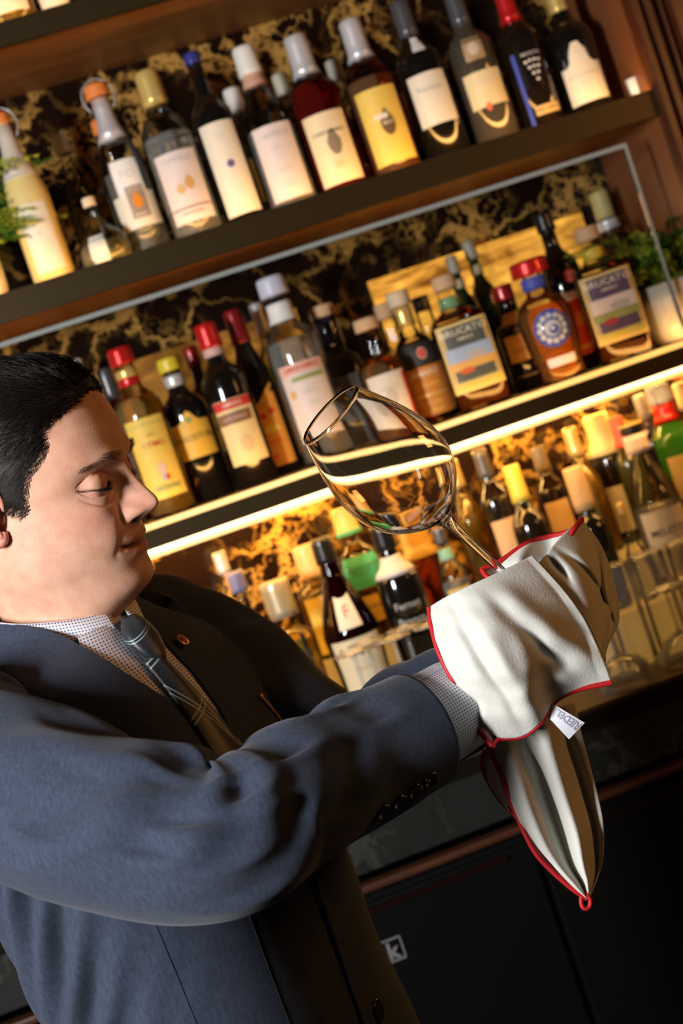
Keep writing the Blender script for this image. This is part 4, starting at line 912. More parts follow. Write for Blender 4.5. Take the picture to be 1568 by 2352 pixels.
for side in (-1, 1):
    roots = []
    for _ in range(520):
        t = rng.uniform(0, 1); y = 11 + 41 * t; zc = 29 + 6.5 * math.sin(PI * min(1, t * 1.25) * .8) - 4.5 * max(0, t - .55) * 2; hw_ = 4.6 * (1 - .70 * t) + .8
        p, n = fwd_hit(side * y, zc + rng.uniform(-hw_, hw_))
        d = HR @ np.array([-.35 * t, side * (.55 + .5 * t), .55 * (1 - 1.5 * t)]) + n * .35 + rng.normal(0, .12, 3)
        roots.append((p, d, rng.uniform(.004, .0085), .00010, np.zeros(3)))
    hairlets('eyebrow', roots, mat('brow_hair', (.06, .033, .02), .6), hair)
    roots = []
    for i in range(120):
        y = 17 + 33 * i / 119; ar_ = max(0, 1 - ((y - 33) / 18) ** 2); p, n = fwd_hit(side * y, 9.8 - 6.0 * ar_)
        d = HR @ np.array([1., side * .35 * (y - 30) / 20, -.55]) + rng.normal(0, .10, 3)
        roots.append((p, d, rng.uniform(.0075, .0115), .00019, HR @ np.array([.1, 0, .35])))
    hairlets('eyelashes', roots, M_hair, hair)

# ------------------------------------------------------------------ suit
def fabric(name, c1, c2, sc=2600., rough=.85):
    m = mat(name, c1, rough, sheen=.10, spec=.2); nt, lk, b = nodes(m)
    tc = nt.new('ShaderNodeTexCoord'); n1 = N(nt, 'ShaderNodeTexNoise', Scale=sc, Detail=2.); n2 = N(nt, 'ShaderNodeTexNoise', Scale=320., Detail=5.)
    mp = nt.new('ShaderNodeMapping'); mp.inputs['Scale'].default_value = (1, 1, .35); lk.new(tc.outputs['Object'], mp.inputs[0])
    lk.new(mp.outputs[0], n1.inputs['Vector']); lk.new(mp.outputs[0], n2.inputs['Vector'])
    ad = N(nt, 'ShaderNodeMath', operation='ADD'); lk.new(n1.outputs[0], ad.inputs[0]); lk.new(n2.outputs[0], ad.inputs[1])
    r = ramp(nt, [(.35, c1), (.65, c2)]); hf = N(nt, 'ShaderNodeMath', operation='MULTIPLY'); hf.inputs[1].default_value = .5
    lk.new(ad.outputs[0], hf.inputs[0]); lk.new(hf.outputs[0], r.inputs[0]); lk.new(r.outputs[0], b.inputs['Base Color'])
    bp = N(nt, 'ShaderNodeBump', Strength=.25, Distance=.0008); lk.new(hf.outputs[0], bp.inputs['Height']); lk.new(bp.outputs[0], b.inputs['Normal'])
    return m
M_suit = fabric('suit_wool', (.019, .0255, .043), (.039, .051, .082))
M_btn = mat('dark_button', (.006, .008, .016), .22, coat=.5)
def creases(S_, TH, lst):
    d = np.zeros_like(S_)
    for s0, t0, s1, t1, wd, dep in lst:
        t0, t1 = math.radians(t0), math.radians(t1)
        ds, dt = s1 - s0, t1 - t0; k = 1.1      # weight of angle against arc share
        L2 = ds * ds * 9 + dt * dt * k + 1e-9
        a = np.clip(((S_ - s0) * ds * 9 + (TH - t0) * dt * k) / L2, 0, 1)
        q = (S_ - s0 - a * ds) ** 2 * 9 + (TH - t0 - a * dt) ** 2 * k
        wd = wd * 1.2; dep = dep * .84
        d += -dep * np.exp(-q / wd ** 2) + .40 * dep * np.exp(-(np.sqrt(q) - 1.7 * wd) ** 2 / (wd * 1.1) ** 2)
    return d
def sleeve(name, P, Rk, nS, nT, lst, parent, ends, wob=.0015, up0=(0, 0, 1)):
    P = spline(P, nS); T_, A_, B_ = frames(P, up0)
    s = np.linspace(0, 1, nS); R = np.interp(s, [q[0] for q in Rk], [q[1] for q in Rk])
    TH = np.linspace(-PI, PI, nT + 1)[:-1]
    SS, TT = np.meshgrid(s, TH, indexing='ij')
    d = creases(SS, TT, lst) + wob * np.sin(SS * 23 + 2 * np.sin(TT * 2 + 1)) * np.cos(TT * 2 + SS * 9)
    d *= np.clip((1 - SS) / .07, .15, 1)
    V = []
    for i in range(nS):
        for k in range(nT):
            V.append(P[i] + (R[i] + d[i, k]) * (A_[i] * math.cos(TH[k]) + B_[i] * math.sin(TH[k])))
    Fc = [(i * nT + k, (i + 1) * nT + k, (i + 1) * nT + (k + 1) % nT, i * nT + (k + 1) % nT) for i in range(nS - 1) for k in range(nT)]
    # turned-in edge at the cuff
    b = len(V)
    for r_, back in ((.93, .001), (.90, .03)):
        for k in range(nT):
            V.append(P[-1] - T_[-1] * back + R[-1] * r_ * (A_[-1] * math.cos(TH[k]) + B_[-1] * math.sin(TH[k])))
    for k in range(nT):
        k2 = (k + 1) % nT
        Fc.append(((nS - 1) * nT + k, b + k, b + k2, (nS - 1) * nT + k2)); Fc.append((b + k, b + nT + k, b + nT + k2, b + k2))
    o = pm(name, V, Fc, M_suit, parent)
    return o, V, Fc, P, T_, A_, B_

# torso of the jacket with drag folds from the armpit
za = np.concatenate([np.linspace(1.512, 1.44, 20), np.linspace(1.436, .80, 210)]); aa = np.linspace(-180, 180, 481)[:-1]
def jfold(a, z):
        f = 0.
        if z < 1.40:
            # radiating folds at the back of his right side
            g = math.exp(-((a + 96) / 26) ** 2) * min(1, (1.40 - z) / .06) * max(0, min(1, (z - 1.05) / .15))
            f += .0070 * g * math.sin((a + 240 * (1.4 - z)) * .40) * (1 + .4 * math.sin(a * .13))
            f += .003 * math.exp(-((a + 60) / 40) ** 2) * math.sin(z * 38 + a * .05)
            f += .003 * math.exp(-((a - 30) / 40) ** 2) * math.sin(z * 30 - a * .07)
        return f
V = [TS(a, z, jfold(a, z)) for z in za for a in aa]
nA = len(aa); Fc = [(j * nA + i, (j + 1) * nA + i, (j + 1) * nA + (i + 1) % nA, j * nA + (i + 1) % nA) for j in range(len(za) - 1) for i in range(nA)]
jacket = pm('suit_jacket', V, Fc, M_suit); jacket['label'] = 'blue-grey wool suit jacket'
jk_bvh = BVHTree.FromPolygons([tuple(v) for v in V], Fc)
# right sleeve
Ps = [TS(-96, 1.440, -.075), SH + np.array([.0, -.01, -.005]), SH * .62 + EL * .38 + np.array([-.012, -.012, -.006]), SH * .28 + EL * .72 + np.array([-.012, -.014, -.004]), EL + np.array([.012, -.002, 0]), EL * .72 + CU * .28 + np.array([.006, -.012, .002]), EL * .36 + CU * .64, CU]
rk = [(0, .060), (.14, .084), (.30, .079), (.45, .071), (.56, .065), (.70, .060), (.85, .057), (1, .0535)]
# crease list: (arc share, angle deg) -> (arc share, angle deg), width, depth
lst = [(.56, 40, .60, -60, .085, .015), (.52, 60, .53, -20, .075, .011), (.63, 30, .655, -40, .07, .010), (.72, 20, .70, -50, .08, .008), (.83, -10, .80, -70, .08, .011), (.585, 70, .62, 20, .06, .009), (.40, 60, .50, 10, .08, .008), (.10, 40, .36, 75, .10, .009), (.30, 80, .42, 20, .13, .007), (.22, 40, .34, -30, .14, .006), (.36, -20, .50, -80, .13, .005), (.16, 10, .26, -70, .13, .006), (.60, 100, .66, 60, .09, .006), (.75, 80, .80, 40, .09, .005), (.90, 30, .88, -10, .08, .004), (.48, -60, .58, -110, .12, .006)]
sl, sV, sF, sP, sT, sA, sB = sleeve('sleeve', Ps, rk, 190, 96, lst, jacket, None, .0016)
sl_bvh = BVHTree.FromPolygons([tuple(v) for v in sV], sF)
# left sleeve
Pl = [TS(92, 1.435, -.08), LSH, LSH * .6 + LEL * .4 + np.array([.006, .01, 0]), LEL, LEL * .5 + LWR * .5, LEL * .12 + LWR * .88]
lst2 = [(.45, 40, .5, -40, .12, .008), (.55, 30, .6, -60, .1, .007), (.3, 60, .36, 0, .12, .007), (.7, 60, .74, -10, .1, .006), (.2, 30, .25, -40, .12, .006)]
sl2, lV, lF, lP, lT, lA, lB = sleeve('sleeve', Pl, [(0, .06), (.15, .084), (.35, .078), (.6, .068), (1, .054)], 110, 64, lst2, jacket, None, .002)
# buttons on the cuff, found on the sleeve's surface
def button(name, px, py, bvh, R, parent):
    h = ray(px, py, bvh)
    if h[0] is None: return None
    p = np.array(h[0]); n = np.array(h[1]); n = n if n @ FW < 0 else -n
    V, Fc = lathe_g([(.0005, .0008), (R * .55, .0010), (R * .68, .0022), (R * .9, .0030), (R, .0022), (R, .0004), (R * .9, -.001)], 24)
    q = Vector(n).to_track_quat('Z', 'Y').to_matrix(); qm = np.array(q)
    o = pm(name, [qm @ np.array(v) + p for v in V], Fc, M_btn, parent)
    parts = [ellipsoid_g(p + qm @ np.array([sx * R * .22, sy * R * .22, .0012]), (.0006, .0006, .0005), 8, 5) for sx in (-1, 1) for sy in (-1, 1)]
    pv, pf = join_g(parts); pm('thread', pv, pf, mat('button_thread', (.10, .11, .15), .7), o)
    return o
for q in ((878, 1863), (915, 1840), (951, 1815), (988, 1790)): button('cuff_button', *q, sl_bvh, .0078, sl)
button('front_button', 866, 2322, jk_bvh, .0115, jacket)
# lapels with collar: strips laid on the jacket
def strip(name, inner, outer, m, parent, off=(.004, .007, .008, .006, .0015), n=60, flip=False):
    I = spline(inner, n); O = spline(outer, n); V = []; k = len(off)
    for j in range(n):
        for i in range(k):
            t = [0, .25, .65, .97, 1.0][i] if k == 5 else i / (k - 1)
            q = I[j] * (1 - t) + O[j] * t; V.append(TS(q[0], q[1], off[i]))
    return pm(name, V, grid_faces(k, n, flip), m, parent)
for s in (-1, 1):
    inner = ([(-1, 1.240), (-3, 1.30), (-6, 1.350), (-10, 1.390), (-16, 1.435), (-27, 1.483), (-48, 1.518), (-78, 1.542), (-130, 1.556), (-180, 1.558)] if s < 0 else
             [(0, 1.240), (-3, 1.30), (-3, 1.350), (-1, 1.390), (1, 1.435), (4, 1.480), (16, 1.515), (50, 1.540), (120, 1.555), (180, 1.558)])
    outer = [(s * 3, 1.225), (s * 25, 1.27), (s * 36, 1.325), (s * 41, 1.370), (s * 45, 1.405), (s * 48, 1.436), (s * 64, 1.470), (s * 92, 1.498), (s * 130, 1.512), (s * 180, 1.516)]
    strip('lapel', inner, outer, M_suit, jacket, (.007, .010, .011, .009, .0012), 70, s < 0)
    # notch seam
    P = [TS(s * 40, 1.452, .0115), TS(s * 47, 1.440, .012), TS(s * 55, 1.437, .011)]
    pv, pf = tube_g(spline(P, 10), .0011, 6); pm('notch_seam', pv, pf, mat('seam_dark', (.006, .007, .010), .9), jacket)
# front edge of the closed jacket, side seam, welt pocket
P = [TS(a, z, .0035) for a, z in [(2, 1.24), (0, 1.18), (-3, 1.10), (-6, 1.02), (-10, .93), (-14, .86)]]
pv, pf = tube_g(spline(P, 40), .0028, 8); pm('front_edge', pv, pf, M_suit, jacket)
for q in ([(-52, 1.33), (-54, 1.20), (-56, 1.08), (-58, .95), (-60, .86)], [(-28, 1.22), (-30, 1.10), (-32, .95), (-33, .86)]):
    pv, pf = tube_g(spline([TS(a, z, jfold(a, z)) for a, z in spline(q, 60)], 60), .00045, 6); pm('seam', pv, pf, mat('seam_dark', (.006, .007, .010), .9), jacket)
strip('breast_pocket', [(44, 1.372), (54, 1.379), (66, 1.388)], [(44, 1.350), (54, 1.357), (66, 1.366)], M_suit, jacket, (.0015, .004, .0045, .004, .001), 14)
# shirt: white with small dark crosses
def shirt_mat():
    m = mat('white_shirt_with_blue_crosses', (.78, .78, .80), .75, sss=.0); nt, lk, b = nodes(m)
    uv = nt.new('ShaderNodeUVMap'); uv.uv_map = 'UVMap'; sx = nt.new('ShaderNodeSeparateXYZ'); lk.new(uv.outputs[0], sx.inputs[0])
    def tri(sock):
        m1 = N(nt, 'ShaderNodeMath', operation='FRACT'); lk.new(sock, m1.inputs[0])
        m2 = N(nt, 'ShaderNodeMath', operation='SUBTRACT'); m2.inputs[1].default_value = .5; lk.new(m1.outputs[0], m2.inputs[0])
        m3 = N(nt, 'ShaderNodeMath', operation='ABSOLUTE'); lk.new(m2.outputs[0], m3.inputs[0]); return m3.outputs[0]
    fx, fy = tri(sx.outputs[0]), tri(sx.outputs[1])
    def lt(s, v):
        q = N(nt, 'ShaderNodeMath', operation='LESS_THAN'); q.inputs[1].default_value = v; lk.new(s, q.inputs[0]); return q.outputs[0]
    def op(a, b_, o):
        q = N(nt, 'ShaderNodeMath', operation=o); lk.new(a, q.inputs[0]); lk.new(b_, q.inputs[1]); return q.outputs[0]
    cr = op(op(lt(fx, .10), lt(fy, .30), 'MULTIPLY'), op(lt(fx, .30), lt(fy, .10), 'MULTIPLY'), 'MAXIMUM')
    mx = N(nt, 'ShaderNodeMixRGB'); mx.inputs[1].default_value = (.74, .74, .77, 1); mx.inputs[2].default_value = (.05, .06, .20, 1); lk.new(cr, mx.inputs[0]); lk.new(mx.outputs[0], b.inputs['Base Color'])
    return m
M_shirt = shirt_mat()
def uv_grid(o, nu, nv, U, Vv):
    """UV in pattern repeats: U, Vv arrays per vertex"""
    l = o.data.uv_layers.new(name='UVMap')
    for lp in o.data.loops: l.data[lp.index].uv = (U[lp.vertex_index], Vv[lp.vertex_index])
PITCH = .0030
NC = TC + TF * .002 + np.array([0, 0, 1.512])
def ring(a, rf, rl_, z, fwd=0.):
    a = math.radians(a - 9); return NC + TF * (rf * math.cos(a) + fwd) + TL * rl_ * math.sin(a) + np.array([0, 0, z])
# collar band and the two collar leaves
shirt = None
V = []; n_ = 73
for z, g in ((-.035, .006), (-.010, .004), (.020, .001), (.034, -.001)):
    for a in np.linspace(-180, 180, n_): V.append(ring(a, .074 + g, .070 + g, z - .022 * math.cos(math.radians(a))))
shirt = pm('dress_shirt', V, grid_faces(n_, 4), M_shirt); shirt['label'] = 'white shirt with tiny blue crosses'
U = [(i % n_) * .46 / n_ / PITCH for i in range(len(V))]; Vv = [(i // n_) * .023 / PITCH for i in range(len(V))]; uv_grid(shirt, n_, 4, U, Vv)
for s in (-1, 1):
    V = []; U = []; Vv = []; nu = 40; nv = 8
    for j in range(nv):
        t = j / (nv - 1)
        for i in range(nu):
            a = s * (8 + 170 * i / (nu - 1)); lead = math.exp(-((abs(a) - 16) / 26) ** 2)
            hgt = .046 + .034 * lead; g = .0015 + .013 * math.sin(t * PI * .55) + .008 * t * lead
            V.append(ring(a, .074 + g, .070 + g, .036 - hgt * t - .022 * math.cos(math.radians(a)), .004 * lead * t)); U.append(i * .225 / nu / PITCH); Vv.append(t * hgt / PITCH)
    o = pm('collar_leaf', V, grid_faces(nu, nv, s < 0), M_shirt, shirt); uv_grid(o, nu, nv, U, Vv)
    md = o.modifiers.new('thick', 'SOLIDIFY'); md.thickness = .0016
V = []; U = []; Vv = []; nu = 26; nv = 40
for j in range(nv):
    z = 1.515 - (1.515 - 1.235) * j / (nv - 1)
    for i in range(nu):
        a = (-40 + 80 * i / (nu - 1)) * (.12 + .88 * (z - 1.235) / .28); V.append(TS(a, z, .0035)); U.append(i * .12 / nu / PITCH); Vv.append(j * .28 / nv / PITCH)
o = pm('shirt_front', V, grid_faces(nu, nv), M_shirt, shirt); uv_grid(o, nu, nv, U, Vv)
# cuff beyond the right sleeve
def cuff(P, T_, A_, B_, Rr, L, dirv):
    V = []; U = []; Vv = []; nT = 49; nv = 10
    for j in range(nv):
        t = j / (nv - 1); c = P[-1] + T_[-1] * (-.02 + (L + .02) * t) + dirv * max(0, t)
        for k in range(nT):
            th = 2 * PI * k / (nT - 1); V.append(c + Rr * (1 - .06 * t) * (A_[-1] * math.cos(th) + B_[-1] * math.sin(th))); U.append(k * 2 * PI * Rr / nT / PITCH); Vv.append(t * (L + .02) / PITCH)
    o = pm('shirt_cuff', V, grid_faces(nT, nv), M_shirt, shirt); uv_grid(o, nT, nv, U, Vv)
    md = o.modifiers.new('thick', 'SOLIDIFY'); md.thickness = .0018
cuff(sP, sT, sA, sB, .0455, .052, np.array([.0, 0, .004])); cuff(lP, lT, lA, lB, .044, .04, np.zeros(3))
# tie: dark plaid with pale lines
def tie_mat():
    m = mat('dark_plaid_tie', (.012, .014, .017), .45, sheen=.2); nt, lk, b = nodes(m)
    uv = nt.new('ShaderNodeUVMap'); uv.uv_map = 'UVMap'; sx = nt.new('ShaderNodeSeparateXYZ'); lk.new(uv.outputs[0], sx.inputs[0])
    def line(sock, c, wd):
        m1 = N(nt, 'ShaderNodeMath', operation='FRACT'); lk.new(sock, m1.inputs[0])
        m2 = N(nt, 'ShaderNodeMath', operation='SUBTRACT'); m2.inputs[1].default_value = c; lk.new(m1.outputs[0], m2.inputs[0])
        m3 = N(nt, 'ShaderNodeMath', operation='ABSOLUTE'); lk.new(m2.outputs[0], m3.inputs[0])
        q = N(nt, 'ShaderNodeMath', operation='LESS_THAN'); q.inputs[1].default_value = wd; lk.new(m3.outputs[0], q.inputs[0]); return q.outputs[0]
    def mxm(a, b_):
        q = N(nt, 'ShaderNodeMath', operation='MAXIMUM'); lk.new(a, q.inputs[0]); lk.new(b_, q.inputs[1]); return q.outputs[0]
    l = mxm(mxm(line(sx.outputs[0], .45, .014), line(sx.outputs[0], .53, .014)), mxm(line(sx.outputs[1], .45, .014), line(sx.outputs[1], .53, .014)))
    mx = N(nt, 'ShaderNodeMixRGB'); mx.inputs[1].default_value = (.010, .012, .016, 1); mx.inputs[2].default_value = (.26, .36, .36, 1); lk.new(l, mx.inputs[0]); lk.new(mx.outputs[0], b.inputs['Base Color'])
    return m
M_tie = tie_mat()
V = []; U = []; Vv = []; nu = 13; nv = 40
tie_l = [(-9, 1.470, .014), (-9, 1.440, .017), (-9, 1.39, .023), (-8, 1.34, .029), (-6, 1.28, .034), (-4, 1.235, .036)]
TLc = spline(np.array(tie_l), nv)
for j in range(nv):
    a0, z, hw_ = TLc[j]
    for i in range(nu):
        t = -1 + 2 * i / (nu - 1); c = TS(a0, z, .006 + .008 * math.cos(t * PI / 2)); V.append(c + TL * hw_ * t); U.append((t * hw_ + z * .45) / .060); Vv.append((z - t * hw_ * .45) / .060)
tie = pm('necktie', V, grid_faces(nu, nv), M_tie); uv_grid(tie, nu, nv, U, Vv); tie['label'] = 'dark tie with pale green plaid lines'
md = tie.modifiers.new('thick', 'SOLIDIFY'); md.thickness = .003
# knot
V = []; U = []; Vv = []; nu = 25; nv = 16
for j in range(nv):
    t = j / (nv - 1); z = 1.515 - .054 * t; hw_ = .022 - .008 * t + .003 * math.sin(PI * t); dp = .015 - .004 * t; c = TS(-8, z, .010 + .008 * (1 - t))
    sq = max(.12, math.sin(PI * min(.97, max(.03, t))) ** .35)
    for i in range(nu):
        a = 2 * PI * i / (nu - 1); V.append(c + TL * hw_ * sq * math.sin(a) + TF * dp * sq * math.cos(a)); U.append((hw_ * math.sin(a) + z * .3) / .04); Vv.append((z - .4 * hw_ * math.sin(a)) / .04)
kn = pm('knot', V, grid_faces(nu, nv), M_tie, tie); uv_grid(kn, nu, nv, U, Vv)
# lapel pin
h = ray(405, 1490, jk_bvh)
if h[0] is not None:
    p = np.array(h[0]); n = np.array(h[1]); n = n if n @ FW < 0 else -n; qm = np.array(Vector(n).to_track_quat('Z', 'Y').to_matrix())
    V, Fc = lathe_g([(.0072, .0115), (.0074, .013), (.0066, .0138), (.0006, .0136)], 24); o = pm('lapel_pin', [qm @ np.array(v) + p for v in V], Fc, foil((.75, .42, .10), .3)); o['label'] = 'round gold lapel pin with red enamel'
    V, Fc = lathe_g([(.0052, .0137), (.0052, .0142), (.0006, .0143)], 20); pm('enamel', [qm @ np.array(v) + p for v in V], Fc, mat('red_enamel', (.35, .03, .02), .3), o)
# pen clipped to the breast pocket
h0, h1 = ray(585, 1610, jk_bvh), ray(648, 1684, jk_bvh)
if h0[0] is not None and h1[0] is not None:
    p0 = np.array(h0[0]); p1 = np.array(h1[0]); n = np.array(h0[1]); n = n if n @ FW < 0 else -n
    pen = empty('pen', tuple(p1)); tag(pen, 'slim gold pen clip on the jacket breast pocket', 'pen')
    g = foil((.72, .36, .08), .25)
    V, Fc = tube_g(spline([p0 + n * .009, (p0 + p1) / 2 + n * .0095, p1 + n * .008], 14), np.interp(np.linspace(0, 1, 14), [0, .9, 1], [.0016, .0012, .0006]), 8)
    mesh('clip', [np.array(v) - p1 for v in V], Fc, g, pen)
    V, Fc = ellipsoid_g(p0 + n * .0085, (.0034, .0034, .0034), 12, 8); mesh('cap_knob', [np.array(v) - p1 for v in V], Fc, g, pen)
# trousers and shoes down to the floor
parts = []
zz = np.linspace(.98, .82, 8); V = [TS(a, z, -.022) for z in zz for a in np.linspace(0, 360, 33)[:-1]]
parts.append((V, [(j * 32 + i, (j + 1) * 32 + i, (j + 1) * 32 + (i + 1) % 32, j * 32 + (i + 1) % 32) for j in range(7) for i in range(32)]))
hip = TC + TF * .035
feet = []
for s in (-1, 1):
    P = [hip + TL * s * .088 + np.array([0, 0, .90]), hip + TL * s * .096 + TF * .012 + np.array([0, 0, .70]), hip + TL * s * .10 + TF * .018 + np.array([0, 0, .48]), hip + TL * s * .105 - TF * .005 + np.array([0, 0, .24]), hip + TL * s * .11 - TF * .01 + np.array([0, 0, .035])]
    parts.append(tube_g(spline(P, 40), np.interp(np.linspace(0, 1, 40), [0, .25, .5, .75, 1], [.102, .094, .080, .072, .066]), 24, up0=(1, 0, 0))); feet.append(P[-1])
V, Fc = join_g(parts); pm('trousers', V, Fc, M_suit)
for q in feet:
    V = []
    outl = [(-.085, .030, .055), (-.07, .040, .075), (-.02, .042, .080), (.04, .042, .062), (.10, .048, .045), (.15, .044, .036), (.185, .026, .028), (.195, .006, .018)]
    for f_, w_, h_ in outl:
        for a in np.linspace(0, PI, 13): V.append(np.array([q[0], q[1], 0]) + TF * f_ + TL * w_ * math.cos(a) + np.array([0, 0, .004 + h_ * math.sin(a)]))
    n_ = 13; Fc = grid_faces(n_, len(outl)) + [tuple(range(n_)), tuple((len(outl) - 1) * n_ + k for k in range(n_ - 1, -1, -1))] + [(j * n_, (j + 1) * n_, (j + 1) * n_ + n_ - 1, j * n_ + n_ - 1) for j in range(len(outl) - 1)]
    pm('shoe', V, Fc, mat('black_shoe_leather', (.01, .008, .007), .3))
# watch strap on the wrist below the cuff
wc = sP[-1] + sT[-1] * .050
V, Fc = tube_g([wc, wc + sT[-1] * .010, wc + sT[-1] * .020], [.0385, .039, .0385], 28, cap=False); wt = mesh('wristwatch', [np.array(v) - wc for v in V], Fc, mat('black_leather', (.006, .006, .006), .5)); wt.location = wc
tag(wt, 'black leather watch strap on the wrist beneath the cloth', 'watch')

# ------------------------------------------------------------------ the wine glass being polished
rim = at(757, 950, 1.275); s0 = at(1026, 1196, 1.318); ax = rim - s0; LB = np.linalg.norm(ax); ax /= LB
wg = empty('burgundy_glass', tuple(s0)); tag(wg, 'large clear wine glass held tilted in the polishing cloth', 'wine glass')
wg.rotation_euler = Vector(ax).to_track_quat('Z', 'Y').to_euler()
G_wine = solid_glass('crystal', (1, 1, 1), 1.45)
k = LB / .154
outer = [(.0052, -.010), (.0062, -.002), (.0115, .006), (.0265, .016), (.0430, .032), (.0530, .051), (.0562, .072), (.0545, .093), (.0488, .116), (.0415, .137), (.0350, .154)]
th = .0013
oz = spline(np.array(outer) * k, 60)
inn = [(max(.0004, r - th), z + (.004 * math.exp(-r / .012))) for r, z in oz if z > .0075 * k]
prof = [tuple(q) for q in oz[8:]] + [(oz[-1][0] - th * .5, oz[-1][1] + .0006)] + [(r, z) for r, z in inn[::-1]] + [(.0003, inn[0][1] - .0006)]
stem = [(.0003, -.1262), (.020, -.1262), (.0375, -.1265), (.0382, -.1258), (.0375, -.1250), (.022, -.1235), (.009, -.1195), (.0052, -.112), (.0042, -.095), (.0040, -.06), (.0042, -.03), (.0048, -.012)]
prof = [(r, z) for r, z in stem] + prof
V, Fc = lathe_g(prof, 72, cap=False); mesh('glass', V, Fc, G_wine, wg)

# ------------------------------------------------------------------ the polishing cloth
M_cloth = mat('cream_microfibre', (.58, .57, .51), .9, sheen=.3, spec=.2)
nt, lk, b = nodes(M_cloth); tc = nt.new('ShaderNodeTexCoord'); n1 = N(nt, 'ShaderNodeTexNoise', Scale=420., Detail=4.); lk.new(tc.outputs['Object'], n1.inputs['Vector'])
bp = N(nt, 'ShaderNodeBump', Strength=.25, Distance=.0015); lk.new(n1.outputs[0], bp.inputs['Height']); lk.new(bp.outputs[0], b.inputs['Normal'])
b.inputs['Subsurface Weight'].default_value = .0
M_hem = mat('red_stitched_hem', (.42, .008, .010), .6)
CO = at(1200, 1500, 1.33)
cloth = empty('polishing_cloth', tuple(CO)); tag(cloth, 'cream polishing cloth with red stitched hem draped over the hands', 'cloth')
def cm(name, V, Fc, m, parent=None, smooth=True): return mesh(name, [np.asarray(v) - CO for v in V], Fc, m, parent or cloth, smooth)
def coons(top, bot, left, right, nu, nv, fn):
    """cloth panel between four edges given as (px,py,D); fn(u,v) is added to the distance"""
    T_, B_, L_, R_ = spline(top, nu), spline(bot, nu), spline(left, nv), spline(right, nv)
    V = []
    for j in range(nv):
        v = j / (nv - 1)
        for i in range(nu):
            u = i / (nu - 1)
            q = (1 - v) * T_[i] + v * B_[i] + (1 - u) * L_[j] + u * R_[j] - ((1 - u) * (1 - v) * T_[0] + u * (1 - v) * T_[-1] + (1 - u) * v * B_[0] + u * v * B_[-1])
            V.append(at(q[0], q[1], q[2] + fn(u, v)))
    return V, grid_faces(nu, nv)
def panel(name, *a):
    V, Fc = coons(*a); o = cm(name, V, Fc, M_cloth); md = o.modifiers.new('thick', 'SOLIDIFY'); md.thickness = .0011; md.offset = 0; return o, V
def hem(P, D0=0., r=.0026, n=90, parent=None):
    Q = spline(np.array(P), n); pts_ = [at(q[0], q[1], q[2] - .0006) for q in Q]
    pts_ = np.array(pts_); d = np.r_[0, np.cumsum(np.linalg.norm(np.diff(pts_, axis=0), axis=1))]
    m_ = max(30, int(d[-1] / .0011)); P2 = np.stack([np.interp(np.linspace(0, d[-1], m_), d, pts_[:, i]) for i in range(3)], 1)
    R = r * (1 + .13 * np.sin(np.arange(m_) * PI * .9))
    V, Fc = tube_g(P2, R, 8); return cm('hem', V, Fc, M_hem, parent)
rid = lambda u, v, u0, v0, du, dv, w_: math.exp(-(((u - u0) * dv - (v - v0) * du) / w_) ** 2)
# front drape
e_top = [(985, 1395, 1.300), (1030, 1368, 1.288), (1085, 1342, 1.282), (1150, 1312, 1.290), (1222, 1276, 1.302)]
e_left = [(985, 1395, 1.300), (991, 1440, 1.290), (1008, 1500, 1.278), (1045, 1572, 1.270), (1078, 1620, 1.272), (1092, 1665, 1.268), (1130, 1713, 1.268)]
e_right = [(1222, 1276, 1.302), (1290, 1350, 1.296), (1336, 1412, 1.290), (1366, 1470, 1.286), (1388, 1520, 1.286), (1405, 1567, 1.290)]
e_bot = [(1130, 1713, 1.268), (1150, 1697, 1.274), (1200, 1690, 1.276), (1240, 1660, 1.270), (1272, 1612, 1.282), (1320, 1586, 1.288), (1405, 1567, 1.290)]
def f1(u, v):
    b_ = -.030 * math.sin(PI * min(1, u * 1.05)) ** .8 * math.sin(PI * min(1, v * .9 + .08)) ** .8
    b_ += .006 * rid(u, v, .62, .25, .35, .9, .05) * math.sin(PI * v) - .007 * rid(u, v, .75, .25, .35, .9, .06) * math.sin(PI * v)
    b_ += .006 * rid(u, v, .28, .2, .15, 1, .05) * math.sin(PI * v) - .004 * rid(u, v, .40, .2, .12, 1, .06) * math.sin(PI * v)
    b_ += .004 * math.exp(-((u - .68) / .13) ** 2 - ((v - .80) / .12) ** 2) - .006 * math.exp(-((u - .84) / .1) ** 2 - ((v - .82) / .1) ** 2)
    b_ += .007 * math.exp(-((u - .06) / .05) ** 2 - ((v - .74) / .10) ** 2) + .009 * math.exp(-((u - .10) / .05) ** 2 - ((v - .97) / .06) ** 2)
    b_ += .0008 * math.sin(u * 31 + v * 9) * math.sin(PI * v) * math.sin(PI * u) + .0006 * math.sin(u * 13 - v * 37 + 1)
    return b_
pn, V1 = panel('front_drape', e_top, e_bot, e_left, e_right, 110, 110, f1)
hem(e_left); hem(e_bot)
